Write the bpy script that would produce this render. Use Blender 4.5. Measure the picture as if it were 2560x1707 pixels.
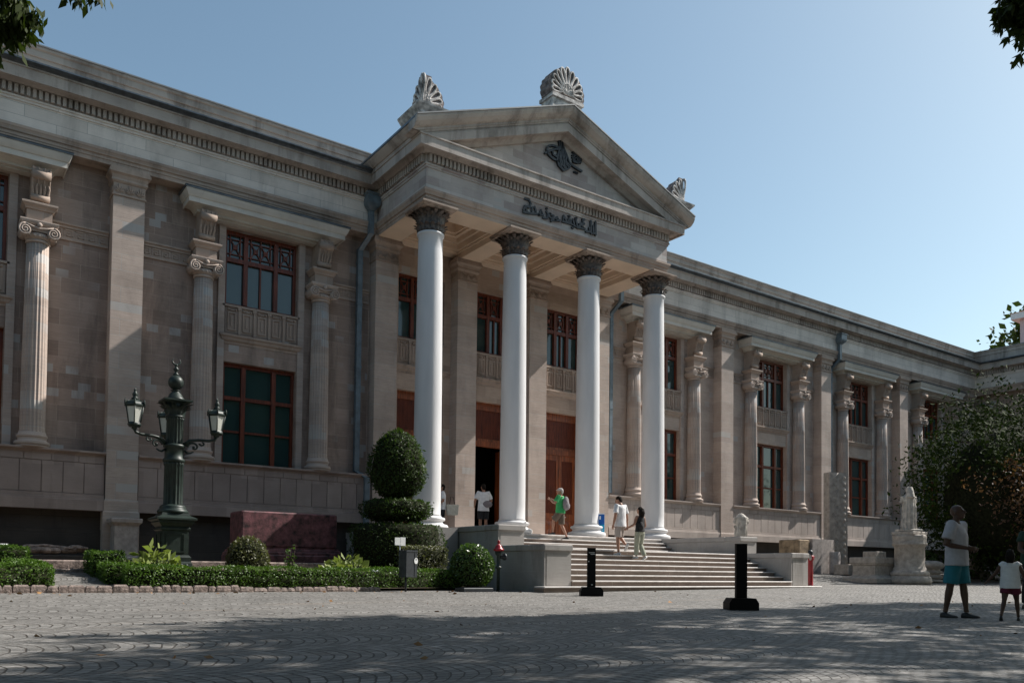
import bpy, math, random
import numpy as np
from mathutils import Vector, Matrix

for o in list(bpy.data.objects):
    bpy.data.objects.remove(o)
R = math.radians
PI = math.pi
scene = bpy.context.scene
COL = scene.collection
random.seed(7)
rng = np.random.default_rng(7)

# ------------------------------------------------------------------ camera, sky, sun, exposure
YAW, PITCH, ROLL = 0.617789, 0.0321326, 0.0116515
_r = Vector((math.cos(YAW), -math.sin(YAW), 0)); _f = Vector((math.sin(YAW), math.cos(YAW), 0)); _u = Vector((0, 0, 1))
_f2 = _f * math.cos(PITCH) + _u * math.sin(PITCH); _u2 = _u * math.cos(PITCH) - _f * math.sin(PITCH)
_r3 = _r * math.cos(ROLL) + _u2 * math.sin(ROLL); _u3 = _u2 * math.cos(ROLL) - _r * math.sin(ROLL)
cam_data = bpy.data.cameras.new('camera')
cam = bpy.data.objects.new('camera', cam_data); COL.objects.link(cam)
M = Matrix((_r3, _u3, -_f2)).transposed().to_4x4()
cam.matrix_world = M
cam_data.sensor_width = 36
cam_data.lens = 2076.5 / 2560 * 36
cam_data.shift_y = (1360.1 - 853.5) / 2560
cam_data.clip_start = 0.1
cam_data.clip_end = 4000
scene.camera = cam

SUN = Vector((1.0, -0.225, 1.0)).normalized()
sun_el = math.asin(SUN.z)
sun_az = math.atan2(SUN.x, SUN.y)           # clockwise from +Y
world = bpy.data.worlds.new('World'); scene.world = world
world.use_nodes = True
nt = world.node_tree
bg = nt.nodes['Background']
sky = nt.nodes.new('ShaderNodeTexSky')
sky.sky_type = 'NISHITA'; sky.sun_disc = False
sky.sun_elevation = sun_el; sky.sun_rotation = sun_az
sky.altitude = 50; sky.air_density = 1.0; sky.dust_density = 1.3; sky.ozone_density = 0.4
tint = nt.nodes.new('ShaderNodeMixRGB'); tint.blend_type = 'MULTIPLY'; tint.inputs[0].default_value = 1
tint.inputs[2].default_value = (0.90, 0.975, 0.88, 1)
nt.links.new(sky.outputs[0], tint.inputs[1]); nt.links.new(tint.outputs[0], bg.inputs[0])
bg.inputs[1].default_value = 0.118
sd = bpy.data.lights.new('sun', 'SUN'); sd.energy = 5.0; sd.angle = R(0.53); sd.color = (1.0, 0.955, 0.90)
sun = bpy.data.objects.new('sun', sd); COL.objects.link(sun)
sun.rotation_euler = SUN.to_track_quat('Z', 'Y').to_euler(); sun.location = SUN * 60
vs = scene.view_settings
vs.view_transform = 'Standard'; vs.look = 'None'; vs.gamma = 1; vs.use_curve_mapping = False
vs.exposure = 0.48

# ------------------------------------------------------------------ object helpers
def tag(o, label=None, cat=None, group=None, kind=None):
    if label: o['label'] = label
    if cat: o['category'] = cat
    if group: o['group'] = group
    if kind: o['kind'] = kind
    return o

def thing(name, label, cat, loc=(0, 0, 0), rz=0, group=None):
    o = bpy.data.objects.new(name, None); COL.objects.link(o)
    o.location = loc; o.rotation_euler = (0, 0, rz); o.empty_display_size = 0.3
    return tag(o, label, cat, group)

def copy_tree(o, parent=None):
    c = o.copy(); COL.objects.link(c); c.parent = parent
    for ch in list(o.children):
        copy_tree(ch, c)
    return c

class MB:
    """collects geometry, then becomes ONE mesh object"""
    def __init__(s): s.v = []; s.f = []; s.sm = []; s.mi = []
    def add(s, v, f, smooth=False, mi=0):
        n = len(s.v); s.v.extend([tuple(p) for p in v])
        for q in f:
            s.f.append(tuple(i + n for i in q)); s.sm.append(smooth); s.mi.append(mi)
        return s
    def box(s, x0, x1, y0, y1, z0, z1, mi=0):
        v = [(x0,y0,z0),(x1,y0,z0),(x1,y1,z0),(x0,y1,z0),(x0,y0,z1),(x1,y0,z1),(x1,y1,z1),(x0,y1,z1)]
        return s.add(v, [(0,3,2,1),(4,5,6,7),(0,1,5,4),(1,2,6,5),(2,3,7,6),(3,0,4,7)], mi=mi)
    def bbox(s, x0, x1, y0, y1, z0, z1, b=0.02, mi=0):
        """box with chamfered upper and side edges"""
        pts = [(x0,y0,z0,0),(0,0,0,0)]
        rings = []
        for z, i in ((z0, b), (z0 + b, 0), (z1 - b, 0), (z1, b)):
            a0, a1, c0, c1 = x0 + i, x1 - i, y0 + i, y1 - i
            rings.append([(a0 + b, c0, z), (a1 - b, c0, z), (a1, c0 + b, z), (a1, c1 - b, z), (a1 - b, c1, z), (a0 + b, c1, z), (a0, c1 - b, z), (a0, c0 + b, z)])
        return s.rings(rings, mi=mi)
    def rings(s, rings, closed=True, caps=True, smooth=False, mi=0):
        n = len(rings[0]); v = [p for r in rings for p in r]; f = []
        m = n if closed else n - 1
        for i in range(len(rings) - 1):
            for j in range(m):
                k = (j + 1) % n
                f.append((i*n + j, i*n + k, (i+1)*n + k, (i+1)*n + j))
        s.add(v, f, smooth, mi)
        if caps:
            s.add(rings[0], [tuple(reversed(range(n)))], False, mi)
            s.add(rings[-1], [tuple(range(n))], False, mi)
        return s
    def prism(s, poly, a, b, axis='x', mi=0):
        def P(p, t):
            if axis == 'x': return (t, p[0], p[1])
            if axis == 'y': return (p[0], t, p[1])
            return (p[0], p[1], t)
        n = len(poly)
        v = [P(p, a) for p in poly] + [P(p, b) for p in poly]
        f = [tuple(range(n)), tuple(reversed(range(n, 2*n)))] + [(i, n+i, n+(i+1) % n, (i+1) % n) for i in range(n)]
        return s.add(v, f, mi=mi)
    def sweep(s, path, prof, mi=0, caps=True):
        """profile (outward offset, z) carried along a plan path with mitred corners; outward = right of travel"""
        n = len(path); m = len(prof); norms = []
        for i in range(n):
            ds = []
            if i > 0: ds.append(Vector(path[i]) - Vector(path[i-1]))
            if i < n - 1: ds.append(Vector(path[i+1]) - Vector(path[i]))
            ns = [Vector((d.y, -d.x)).normalized() for d in ds]
            if len(ns) == 1: norms.append(ns[0])
            else:
                b = (ns[0] + ns[1]).normalized(); norms.append(b / max(0.2, b.dot(ns[0])))
        v = []
        for i in range(n):
            for o, z in prof:
                v.append((path[i][0] + norms[i].x * o, path[i][1] + norms[i].y * o, z))
        f = []
        for i in range(n - 1):
            for j in range(m):
                k = (j + 1) % m
                f.append((i*m + j, (i+1)*m + j, (i+1)*m + k, i*m + k))
        if caps:
            f.append(tuple(reversed(range(m)))); f.append(tuple(range((n-1)*m, n*m)))
        return s.add(v, f, mi=mi)
    def lathe(s, prof, c=(0, 0, 0), n=32, smooth=True, a0=0, a1=2*PI, flute=0, depth=0.0, mi=0, sx=1, sy=1):
        full = abs(a1 - a0 - 2*PI) < 1e-6
        cnt = n if full else n + 1
        rings = []
        for r, z in prof:
            ring = []
            for i in range(cnt):
                a = a0 + (a1 - a0) * i / n
                rr = r
                if flute and r > 0.01:
                    t = (a * flute / (2*PI)) % 1.0
                    rr = r - depth * max(0.0, math.sin(PI * min(1, max(0, (t - 0.1) / 0.8)))) ** 0.6
                ring.append((c[0] + rr*sx*math.cos(a), c[1] + rr*sy*math.sin(a), c[2] + z))
            rings.append(ring)
        return s.rings(rings, closed=full, caps=full, smooth=smooth, mi=mi)
    def tube(s, pts, rad, n=8, smooth=True, caps=True, mi=0, flat=None):
        pts = [Vector(p) for p in pts]
        if not isinstance(rad, (list, tuple)): rad = [rad] * len(pts)
        rings = []; up = None
        for i, p in enumerate(pts):
            d = (pts[min(i+1, len(pts)-1)] - pts[max(i-1, 0)])
            if d.length < 1e-9: d = Vector((0, 0, 1))
            d.normalize()
            if up is None:
                up = Vector((0, 0, 1)) if abs(d.z) < 0.9 else Vector((0, 1, 0))
            a = d.cross(up)
            if a.length < 1e-6: a = d.orthogonal()
            a.normalize(); b = a.cross(d).normalized(); up = b
            ring = []
            for j in range(n):
                t = 2*PI*j/n
                ring.append(tuple(p + (a*math.cos(t) + b*math.sin(t)) * rad[i]))
            rings.append(ring)
        return s.rings(rings, caps=caps, smooth=smooth, mi=mi)
    def ellipsoid(s, c, r, n=16, m=10, smooth=True, mi=0, rot=None):
        rings = []
        for i in range(m + 1):
            t = -PI/2 + PI * i / m
            t = max(-PI/2 + 0.02, min(PI/2 - 0.02, t))
            ring = []
            for j in range(n):
                a = 2*PI*j/n
                p = Vector((r[0]*math.cos(t)*math.cos(a), r[1]*math.cos(t)*math.sin(a), r[2]*math.sin(t)))
                if rot: p = rot @ p
                ring.append(tuple(p + Vector(c)))
            rings.append(ring)
        return s.rings(rings, smooth=smooth, mi=mi)
    def ribbon(s, pts, w, y0, y1, mi=0):
        """flat stroke in the XZ plane, given thickness between y0 and y1"""
        P = [Vector((p[0], p[1])) for p in pts]; L = []; Rr = []
        for i, p in enumerate(P):
            d = P[min(i+1, len(P)-1)] - P[max(i-1, 0)]
            d.normalize(); nn = Vector((-d.y, d.x)) * w
            L.append(p + nn); Rr.append(p - nn)
        for i in range(len(P) - 1):
            q = [L[i], L[i+1], Rr[i+1], Rr[i]]
            v = [(a.x, y0, a.y) for a in q] + [(a.x, y1, a.y) for a in q]
            s.add(v, [(0,1,2,3),(7,6,5,4),(0,4,5,1),(1,5,6,2),(2,6,7,3),(3,7,4,0)], mi=mi)
        for p in P:
            n = 8; ring = [(p.x + w*math.cos(2*PI*k/n), p.y + w*math.sin(2*PI*k/n)) for k in range(n)]
            s.prism(ring, y0 - 0.002, y1, 'y', mi)
        return s
    def mesh(s, name, mats, auto=None):
        me = bpy.data.meshes.new(name)
        me.from_pydata(s.v, [], s.f)
        me.polygons.foreach_set('use_smooth', s.sm)
        if not isinstance(mats, (list, tuple)): mats = [mats]
        for m in mats: me.materials.append(m)
        if len(mats) > 1: me.polygons.foreach_set('material_index', s.mi)
        me.validate(); me.update()
        return me
    def build(s, name, mats, parent=None, fix=True):
        me = s.mesh(name, mats)
        if fix:
            import bmesh
            b = bmesh.new(); b.from_mesh(me)
            bmesh.ops.remove_doubles(b, verts=b.verts, dist=1e-5)
            bmesh.ops.recalc_face_normals(b, faces=b.faces); b.to_mesh(me); b.free()
        o = bpy.data.objects.new(name, me); COL.objects.link(o)
        if parent: o.parent = parent
        return o

# ------------------------------------------------------------------ materials
class NT:
    def __init__(s, name):
        s.m = bpy.data.materials.new(name); s.m.use_nodes = True
        s.t = s.m.node_tree; s.b = s.t.nodes['Principled BSDF']
    def n(s, typ, **kw):
        nd = s.t.nodes.new('ShaderNode' + typ)
        for k, v in kw.items():
            if k.startswith('i_'): nd.inputs[k[2:].replace('_', ' ')].default_value = v
            else: setattr(nd, k, v)
        return nd
    def l(s, a, b): s.t.links.new(a, b)
    def math(s, op, a, b=None, c=None):
        nd = s.n('Math', operation=op)
        for i, x in enumerate((a, b, c)):
            if x is None: continue
            if isinstance(x, (int, float)): nd.inputs[i].default_value = x
            else: s.l(x, nd.inputs[i])
        return nd.outputs[0]
    def mix(s, f, a, b, typ='MIX'):
        nd = s.n('MixRGB', blend_type=typ)
        for i, x in enumerate((f, a, b)):
            if isinstance(x, (int, float)): nd.inputs[i].default_value = x
            elif isinstance(x, tuple): nd.inputs[i].default_value = (*x[:3], 1)
            else: s.l(x, nd.inputs[i])
        return nd.outputs[0]
    def ramp(s, x, stops):
        nd = s.n('ValToRGB'); e = nd.color_ramp.elements
        while len(e) < len(stops): e.new(0.5)
        for el, (p, c) in zip(e, stops):
            el.position = p; el.color = (*c, 1) if isinstance(c, tuple) else (c, c, c, 1)
        s.l(x, nd.inputs[0]); return nd.outputs[0]
    def noise(s, co, scale, detail=4, rough=0.55, dist=0.0):
        nd = s.n('TexNoise'); nd.inputs['Scale'].default_value = scale; nd.inputs['Detail'].default_value = detail
        nd.inputs['Roughness'].default_value = rough; nd.inputs['Distortion'].default_value = dist
        s.l(co, nd.inputs['Vector']); return nd.outputs[0]
    def map(s, co, scale=(1, 1, 1), loc=(0, 0, 0)):
        nd = s.n('Mapping'); nd.inputs['Scale'].default_value = scale; nd.inputs['Location'].default_value = loc
        s.l(co, nd.inputs[0]); return nd.outputs[0]
    def obj(s): return s.n('TexCoord').outputs['Object']
    def bump(s, h, strength=0.3, dist=0.02):
        nd = s.n('Bump'); nd.inputs['Strength'].default_value = strength; nd.inputs['Distance'].default_value = dist
        s.l(h, nd.inputs['Height']); s.l(nd.outputs[0], s.b.inputs['Normal'])
    def col(s, c):
        if isinstance(c, tuple): s.b.inputs['Base Color'].default_value = (*c, 1)
        else: s.l(c, s.b.inputs['Base Color'])
    def rough(s, r): s.b.inputs['Roughness'].default_value = r

def plain(name, c, rough=0.6, var=0.15, scale=6, metal=0.0, bump=0.0, spec=0.5, stretch=(1, 1, 1)):
    t = NT(name); co = t.map(t.obj(), stretch)
    n = t.noise(co, scale, 5)
    d = tuple(x * (1 - var * 1.6) for x in c); b = tuple(min(1, x * (1 + var * 1.6)) for x in c)
    t.col(t.ramp(n, [(0.3, d), (0.7, b)])); t.rough(rough)
    t.b.inputs['Metallic'].default_value = metal
    t.b.inputs['Specular IOR Level'].default_value = spec
    if bump: t.bump(t.noise(co, scale * 4, 5), bump, 0.02)
    return t.m

def stone(name, c1, c2, bw=0.85, bh=0.37, joint=(0.4, 0.37, 0.34), patch=0.0, pcol=(0.42, 0.40, 0.38), soot=0.5, grain=1.0, mortar=0.008, sootc=(0.07, 0.055, 0.045), thr=0.52):
    """ashlar: block-to-block colour, fine bedding lines, pale repair patches, soot stains"""
    t = NT(name)
    sp = t.n('SeparateXYZ'); t.l(t.obj(), sp.inputs[0])
    u = t.math('ADD', sp.outputs[0], sp.outputs[1])
    cb = t.n('CombineXYZ'); t.l(u, cb.inputs[0]); t.l(sp.outputs[2], cb.inputs[1])
    uv = cb.outputs[0]
    def brick(scale_w, scale_h, ca, cb_, cm, ms):
        k = t.n('TexBrick'); t.l(uv, k.inputs['Vector'])
        k.inputs['Color1'].default_value = (*ca, 1); k.inputs['Color2'].default_value = (*cb_, 1); k.inputs['Mortar'].default_value = (*cm, 1)
        k.inputs['Scale'].default_value = 1; k.inputs['Brick Width'].default_value = scale_w; k.inputs['Row Height'].default_value = scale_h
        k.inputs['Mortar Size'].default_value = ms; k.inputs['Mortar Smooth'].default_value = 0.3
        k.inputs['Bias'].default_value = 0.0
        return k
    k = brick(bw, bh, c1, c2, joint, mortar)
    c = k.outputs['Color']
    bed = t.noise(t.map(uv, (1.2, 26, 1)), 1.6, 5, 0.7, 0.6)
    c = t.mix(0.55 * grain, c, t.ramp(bed, [(0.3, 0.62), (0.5, 0.95), (0.7, 1.18)]), 'MULTIPLY')
    mott = t.noise(t.obj(), 0.9, 6, 0.62)
    c = t.mix(0.75, c, t.ramp(mott, [(0.28, 0.72), (0.5, 1.0), (0.72, 1.2)]), 'MULTIPLY')
    if patch > 0:
        p = brick(bw * 0.33, bh * 0.5, (0, 0, 0), (1, 1, 1), (0, 0, 0), 0.0)
        pr = t.ramp(p.outputs['Color'], [(1 - patch - 0.01, 0.0), (1 - patch, 1.0)])
        big = t.ramp(t.noise(t.obj(), 0.35, 2), [(0.45, 0.0), (0.55, 1.0)])
        c = t.mix(t.math('MULTIPLY', t.math('MULTIPLY', pr, big), 0.85), c, pcol)
    if soot > 0:
        st = t.noise(t.map(t.obj(), (1.1, 1.1, 0.22)), 1.1, 7, 0.68, 0.4)
        c = t.mix(t.math('MULTIPLY', t.ramp(st, [(thr, 0.0), (thr + 0.2, 1.0)]), soot), c, sootc)
    t.col(c); t.rough(0.85)
    h = t.math('ADD', t.math('MULTIPLY', k.outputs['Fac'], -0.5), t.math('MULTIPLY', bed, 0.45))
    t.bump(h, 0.35, 0.02)
    return t.m

MAT = {}
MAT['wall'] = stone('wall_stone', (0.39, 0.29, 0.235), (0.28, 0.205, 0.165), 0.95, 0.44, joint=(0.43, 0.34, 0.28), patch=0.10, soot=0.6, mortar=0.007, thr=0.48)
MAT['wall_pale'] = stone('pale_wall_stone', (0.50, 0.395, 0.325), (0.42, 0.325, 0.265), 1.0, 0.46, joint=(0.48, 0.39, 0.33), patch=0.08, soot=0.22, mortar=0.006)  # cleaner, paler right-wing stone; bounce light is put into its colour too
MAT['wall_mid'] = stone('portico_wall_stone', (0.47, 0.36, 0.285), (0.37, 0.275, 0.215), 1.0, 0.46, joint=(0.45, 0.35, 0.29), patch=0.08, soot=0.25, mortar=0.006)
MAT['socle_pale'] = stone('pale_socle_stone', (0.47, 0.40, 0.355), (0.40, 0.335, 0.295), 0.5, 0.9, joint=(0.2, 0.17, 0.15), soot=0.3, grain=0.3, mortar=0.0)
MAT['pil'] = stone('pilaster_stone', (0.47, 0.38, 0.325), (0.40, 0.32, 0.27), 1.9, 0.46, patch=0.05, soot=0.28)
MAT['frieze'] = stone('frieze_stone', (0.68, 0.61, 0.55), (0.60, 0.535, 0.48), 1.5, 0.32, patch=0.0, soot=0.35, grain=0.35)
MAT['pfrieze'] = stone('portico_stone', (0.52, 0.475, 0.44), (0.33, 0.27, 0.25), 0.8, 0.26, patch=0.12, soot=0.3, grain=0.5)
MAT['trim'] = stone('trim_stone', (0.40, 0.31, 0.25), (0.34, 0.26, 0.21), 1.4, 0.6, soot=0.7, grain=0.5, mortar=0.004, thr=0.50)
MAT['cornice'] = stone('cornice_stone', (0.43, 0.375, 0.335), (0.37, 0.32, 0.285), 1.1, 3.0, soot=0.75, grain=0.35, mortar=0.006, thr=0.50)
MAT['hood'] = stone('hood_stone', (0.56, 0.52, 0.46), (0.52, 0.48, 0.43), 2.6, 3.0, soot=0.15, grain=0.2, mortar=0.004)
MAT['socle'] = stone('socle_stone', (0.36, 0.285, 0.25), (0.28, 0.22, 0.195), 0.5, 0.9, joint=(0.2, 0.17, 0.15), soot=0.5, grain=0.3, mortar=0.0)
MAT['basement'] = stone('shade_dark_stone', (0.06, 0.048, 0.04), (0.045, 0.036, 0.03), 1.0, 0.45, joint=(0.04, 0.033, 0.028), soot=0.8, sootc=(0.02, 0.017, 0.015))  # shade at the wall foot is put into this near-black colour
MAT['step'] = stone('shaded_step_stone', (0.23, 0.175, 0.145), (0.195, 0.15, 0.122), 1.7, 4.0, soot=0.4, grain=0.5, mortar=0.004)  # riser shade under the nosing is put into this darker stone colour
MAT['nosing'] = plain('sunlit_marble_edge', (0.55, 0.515, 0.49), 0.55, 0.12, 4)  # sun caught by the step edges is put into this lighter tone
MAT['marble'] = stone('cheek_marble', (0.345, 0.325, 0.305), (0.315, 0.293, 0.276), 2.2, 3.0, soot=0.6, grain=0.3, mortar=0.003)
MAT['plaster'] = plain('white_column_paint', (0.585, 0.58, 0.58), 0.65, 0.045, 3.0, bump=0.12, stretch=(1, 1, .18))
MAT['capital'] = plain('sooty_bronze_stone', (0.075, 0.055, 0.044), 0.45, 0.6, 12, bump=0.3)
MAT['soffit'] = plain('cream_ceiling_paint', (0.68, 0.53, 0.40), 0.7, 0.06, 1.2)
MAT['gutter'] = plain('lead_gutter', (0.085, 0.10, 0.115), 0.32, 0.25, 5, metal=0.4)
MAT['pipe'] = plain('blue_grey_pipe', (0.115, 0.15, 0.175), 0.45, 0.2, 4)
MAT['wood'] = plain('red_brown_wood', (0.135, 0.030, 0.012), 0.42, 0.3, 3, stretch=(6, 6, 0.7), spec=0.4)
MAT['door'] = plain('varnished_door_wood', (0.21, 0.056, 0.017), 0.38, 0.35, 3, stretch=(5, 5, 0.6))
MAT['iron'] = plain('black_iron', (0.02, 0.024, 0.03), 0.5, 0.3, 10)
MAT['lead_roof'] = plain('lead_roof', (0.16, 0.165, 0.17), 0.5, 0.2, 2)
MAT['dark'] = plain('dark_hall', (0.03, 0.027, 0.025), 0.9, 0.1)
t = NT('window_glass'); t.col((0.026, 0.055, 0.052)); t.rough(0.05); t.b.inputs['Specular IOR Level'].default_value = 0.75
t.bump(t.noise(t.obj(), 0.7, 2), 0.16, 0.05)
MAT['glass'] = t.m
MAT['blind'] = t.m
# ------------------------------------------------------------------ the museum
museum = thing('museum', 'long pale stone neoclassical museum with a four-columned pedimented entrance portico', 'building')
XC = 17.3                                   # portico axis
PX0, PX1 = 12.15, 22.45                     # portico frieze
YW, YP, YB = 25.12, 21.8, 25.6              # wing frieze / portico frieze / wall plane
FZ = 1.22                                   # portico floor
PATH = [(-14, YW), (PX0, YW), (PX0, YP), (PX1, YP), (PX1, YW), (53, YW), (53, 12)]

def part(mb, name, mat, parent=museum): return mb.build(name, MAT[mat] if isinstance(mat, str) else mat, parent)

m = MB().sweep(PATH, [(-.85,11.16),(0,11.16),(0,11.27),(.02,11.28),(.02,11.36),(.06,11.38),(.09,11.46),(.105,11.48),(.105,11.55),(-.85,11.55)]); part(m, 'architrave', 'trim')
WP = [PATH[0], PATH[1]]
fr = [(-.8,11.551),(0.004,11.551),(0.004,12.2),(.04,12.21),(.04,12.27),(.075,12.28),(.075,12.33),(-.8,12.33)]
part(MB().sweep([(-14, YW), (PX0 - .005, YW)], fr), 'frieze', 'frieze'); part(MB().sweep([(PX1 + .005, YW), (53, YW), (53, 12)], fr), 'frieze', 'frieze')
m = MB().sweep([(PX0, YW + .1), (PX0, YP), (PX1, YP), (PX1, YW + .1)], fr); pf = part(m, 'frieze', 'pfrieze')
# dentils
m = MB().sweep(PATH, [(-.7,12.331),(.05,12.331),(.05,12.6),(-.7,12.6)])
def dent_run(a, b, wx, wy):
    L = (Vector(b) - Vector(a)).length; n = int(L / 0.14); d = (Vector(b) - Vector(a)).normalized(); o = Vector((d.y, -d.x))
    for i in range(n):
        c = Vector(a) + d * ((i + .5) * L / n)
        p, q = c - d * .043 + o * .04, c + d * .043 + o * .15
        m.box(min(p.x, q.x), max(p.x, q.x), min(p.y, q.y), max(p.y, q.y), 12.36, 12.585)
for i in range(len(PATH) - 1): dent_run(PATH[i], PATH[i+1], 0, 0)
part(m, 'dentil_band', 'cornice')
cor = [(-.8,12.601),(.17,12.601),(.2,12.63),(.24,12.69),(.27,12.71),(.42,12.71),(.42,12.62),(.46,12.62),(.465,12.9),(.5,12.91),(.5,12.95),(.47,12.96),(-.8,12.96)]
m = MB().sweep(PATH, cor); part(m, 'cornice', 'cornice')
gut = [(.2,12.961),(.5,12.961),(.54,12.99),(.62,13.0),(.66,13.02),(.66,13.06),(.2,13.09)]
part(MB().sweep([(-14, YW), (PX0 + .1, YW)], gut), 'gutter', 'gutter'); part(MB().sweep([(PX1 - .1, YW), (53, YW), (53, 12)], gut), 'gutter', 'gutter')
par = [(-.9,12.9),(-.2,12.9),(-.2,13.62),(-.16,13.63),(-.16,13.8),(-.11,13.83),(-.1,13.9),(-.9,13.9)]
cap_ = [(-.95,13.901),(-.07,13.901),(-.07,13.94),(-.95,13.97)]
for pth in ([(-14, YW), (PX0 + .6, YW)], [(PX1 - .6, YW), (53, YW), (53, 12)]):
    p = part(MB().sweep(pth, par), 'parapet', 'cornice'); MB().sweep(pth, cap_).build('coping', MAT['lead_roof'], p)

# pediment
SX0, SX1, APEX, LOW = PX0 - .74, PX1 + .74, 15.55, 13.3
HALF = (SX1 - SX0) / 2; SL = (APEX - LOW) / HALF
def T(x): return APEX - SL * abs(x - XC)
def rake(prof, name, mat, zmin=12.965, par=museum):
    xs = sorted(set([SX0, XC, SX1] + [SX0 + (SX1 - SX0) * i / 60 for i in range(61)]))
    rings = [[(x, y, max(T(x) + dz, zmin)) for y, dz in prof] for x in xs]
    m = MB().rings(rings); return part(m, name, mat, par)
ped = rake([(21.6,-.03),(21.08,-.03),(21.08,-.1),(21.13,-.2),(21.24,-.3),(21.33,-.34),(21.33,-.4),(21.6,-.4)], 'raking_cornice', 'cornice')
rake([(21.9,-.401),(21.355,-.401),(21.37,-.44),(21.37,-.455),(21.40,-.46),(21.40,-.52),(21.365,-.525),(21.365,-.78),(21.60,-.79),(21.66,-.84),(21.72,-.92),(21.9,-.92)], 'raking_corona', 'cornice')
rake([(21.05,.012),(21.05,-.028),(40,-.028),(40,.012)], 'roof', 'lead_roof', 12.9)
m = MB().sweep([(PX0, 27.5), (PX0, 21.56)], [(-.4,12.961),(.47,12.961),(.49,12.99),(.49,13.03),(.53,13.04),(.6,13.1),(.7,13.2),(.72,13.235),(-.4,13.235)]); part(m, 'side_cornice', 'cornice'); m = MB()
m.sweep([(PX1, 21.56), (PX1, 27.5)], [(-.4,12.961),(.47,12.961),(.49,12.99),(.49,13.03),(.53,13.04),(.6,13.1),(.7,13.2),(.72,13.235),(-.4,13.235)]); part(m, 'side_cornice', 'cornice')
part(MB().sweep([(PX0, 27.5), (PX0, 21.2)], [(.3,13.236),(.745,13.236),(.745,13.29),(.3,13.3)]), 'gutter', 'gutter'); m = MB().sweep([(PX1, 21.2), (PX1, 27.5)], [(.3,13.236),(.745,13.236),(.745,13.29),(.3,13.3)]); part(m, 'gutter', 'gutter')
xs = [PX0 + .2 + (PX1 - PX0 - .4) * i / 40 for i in range(41)]
m = MB().rings([[(x, 21.83, 12.9), (x, 21.83, max(12.95, T(x) - .6)), (x, 22.2, max(12.95, T(x) - .6)), (x, 22.2, 12.9)] for x in xs]); tymp = part(m, 'tympanum', 'pfrieze')
TUGRA = [[(17.213,14.671),(17.266,14.449),(17.387,14.116),(17.458,13.766)],[(17.279,14.718),(17.332,14.47),(17.454,14.083),(17.559,13.742)],[(17.352,14.781),(17.409,14.52),(17.467,14.379),(17.587,14.203),(17.708,13.973)],[(17.184,14.358),(17.052,14.362),(16.92,14.342),(16.8,14.29),(16.73,14.2),(16.721,14.097),(16.76,14.03),(16.827,13.972),(16.992,13.904),(17.173,13.906)],[(16.648,13.996),(16.857,14.139),(17.053,14.252),(17.218,14.302),(17.252,14.207),(17.122,14.009),(16.99,14.048),(16.955,14.169)],[(17.708,13.973),(17.862,13.911),(18.068,13.865),(18.24,13.84)],[(17.174,13.866),(17.225,13.75),(17.426,13.624),(17.66,13.759),(17.726,13.871),(17.59,13.938)],[(17.25,14.392),(17.219,14.197),(17.156,13.914),(17.258,13.759),(17.426,13.65)],[(17.384,14.327),(17.321,14.043),(17.391,13.799),(17.526,13.706)],[(17.485,14.278),(17.455,14.03),(17.558,13.848),(17.693,13.808)],[(17.434,14.395),(17.386,14.168),(17.439,13.946),(17.475,13.718)],[(17.285,14.217),(17.255,13.97),(17.325,13.753)],[(17.554,14.166),(17.523,13.971),(17.591,13.858)]]
FLOWER = [[(17.839,14.386),(17.924,14.452),(18.025,14.551),(18.094,14.518),(18.199,14.442),(18.235,14.345)],[(17.823,14.274),(17.959,14.396),(18.095,14.464),(18.165,14.378),(18.235,14.264),(18.203,14.12)],[(17.824,14.195),(17.926,14.279),(18.027,14.363),(18.097,14.277),(18.133,14.18),(18.099,14.089)],[(17.842,14.12),(17.927,14.199),(18.012,14.251),(18.047,14.154),(17.962,14.088)],[(17.891,14.348),(17.926,14.225),(17.928,14.118)],[(17.992,14.433),(18.028,14.31),(18.064,14.159)],[(18.112,14.47),(18.096,14.357),(18.167,14.217)],[(17.86,14.071),(18.031,14.069),(18.168,14.136)]]
DOTS = [[(17.922,13.734),(17.943,13.729)],[(17.984,13.733),(18.008,13.729)],[(18.052,13.731),(18.076,13.728)]]
LETTERS = [[(15.812,12.218),(15.985,12.227),(16.065,12.12),(16.004,11.975)],[(16.004,11.975),(15.831,11.98),(15.771,11.837),(15.834,11.764),(15.928,11.801),(15.864,11.9)],[(15.772,11.76),(15.991,11.779),(16.307,11.836)],[(16.116,11.876),(16.114,11.992),(16.224,12.047),(16.306,11.849)],[(16.402,11.828),(16.496,12.015),(16.579,11.868),(16.403,11.823)],[(16.58,11.778),(16.757,11.811),(16.788,11.949),(16.722,12.023)],[(16.717,12.131),(16.737,12.126)],[(16.869,11.988),(16.821,11.879),(16.953,11.835),(17.017,11.956),(16.869,11.983)],[(16.953,11.835),(16.921,11.748)],[(16.986,11.804),(17.084,11.829),(17.181,11.946),(17.282,11.862),(17.084,11.824)],[(17.462,12.072),(17.415,11.862),(17.751,11.881)],[(17.462,12.072),(17.582,11.904)],[(17.666,11.926),(17.681,12.023),(17.766,12.004),(17.751,11.894)],[(17.68,12.12),(17.714,12.119)],[(17.851,12.039),(17.921,11.844),(17.751,11.876)],[(17.986,12.088),(18.058,11.825),(17.904,11.84)],[(17.986,12.133),(18.02,12.131)],[(17.837,11.762),(17.871,11.76)],[(18.159,11.971),(18.366,12.024)],[(18.126,11.869),(18.228,11.975)],[(18.263,11.93),(18.402,11.853),(18.041,11.821)],[(18.313,12.051),(18.288,12.157),(18.364,12.166)],[(18.455,11.777),(18.612,11.802),(18.593,11.933)],[(18.66,12.193),(18.683,11.766),(18.859,11.804)],[(18.767,12.058),(18.788,11.792)],[(18.872,12.22),(18.894,11.764)]]
m = MB()
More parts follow.
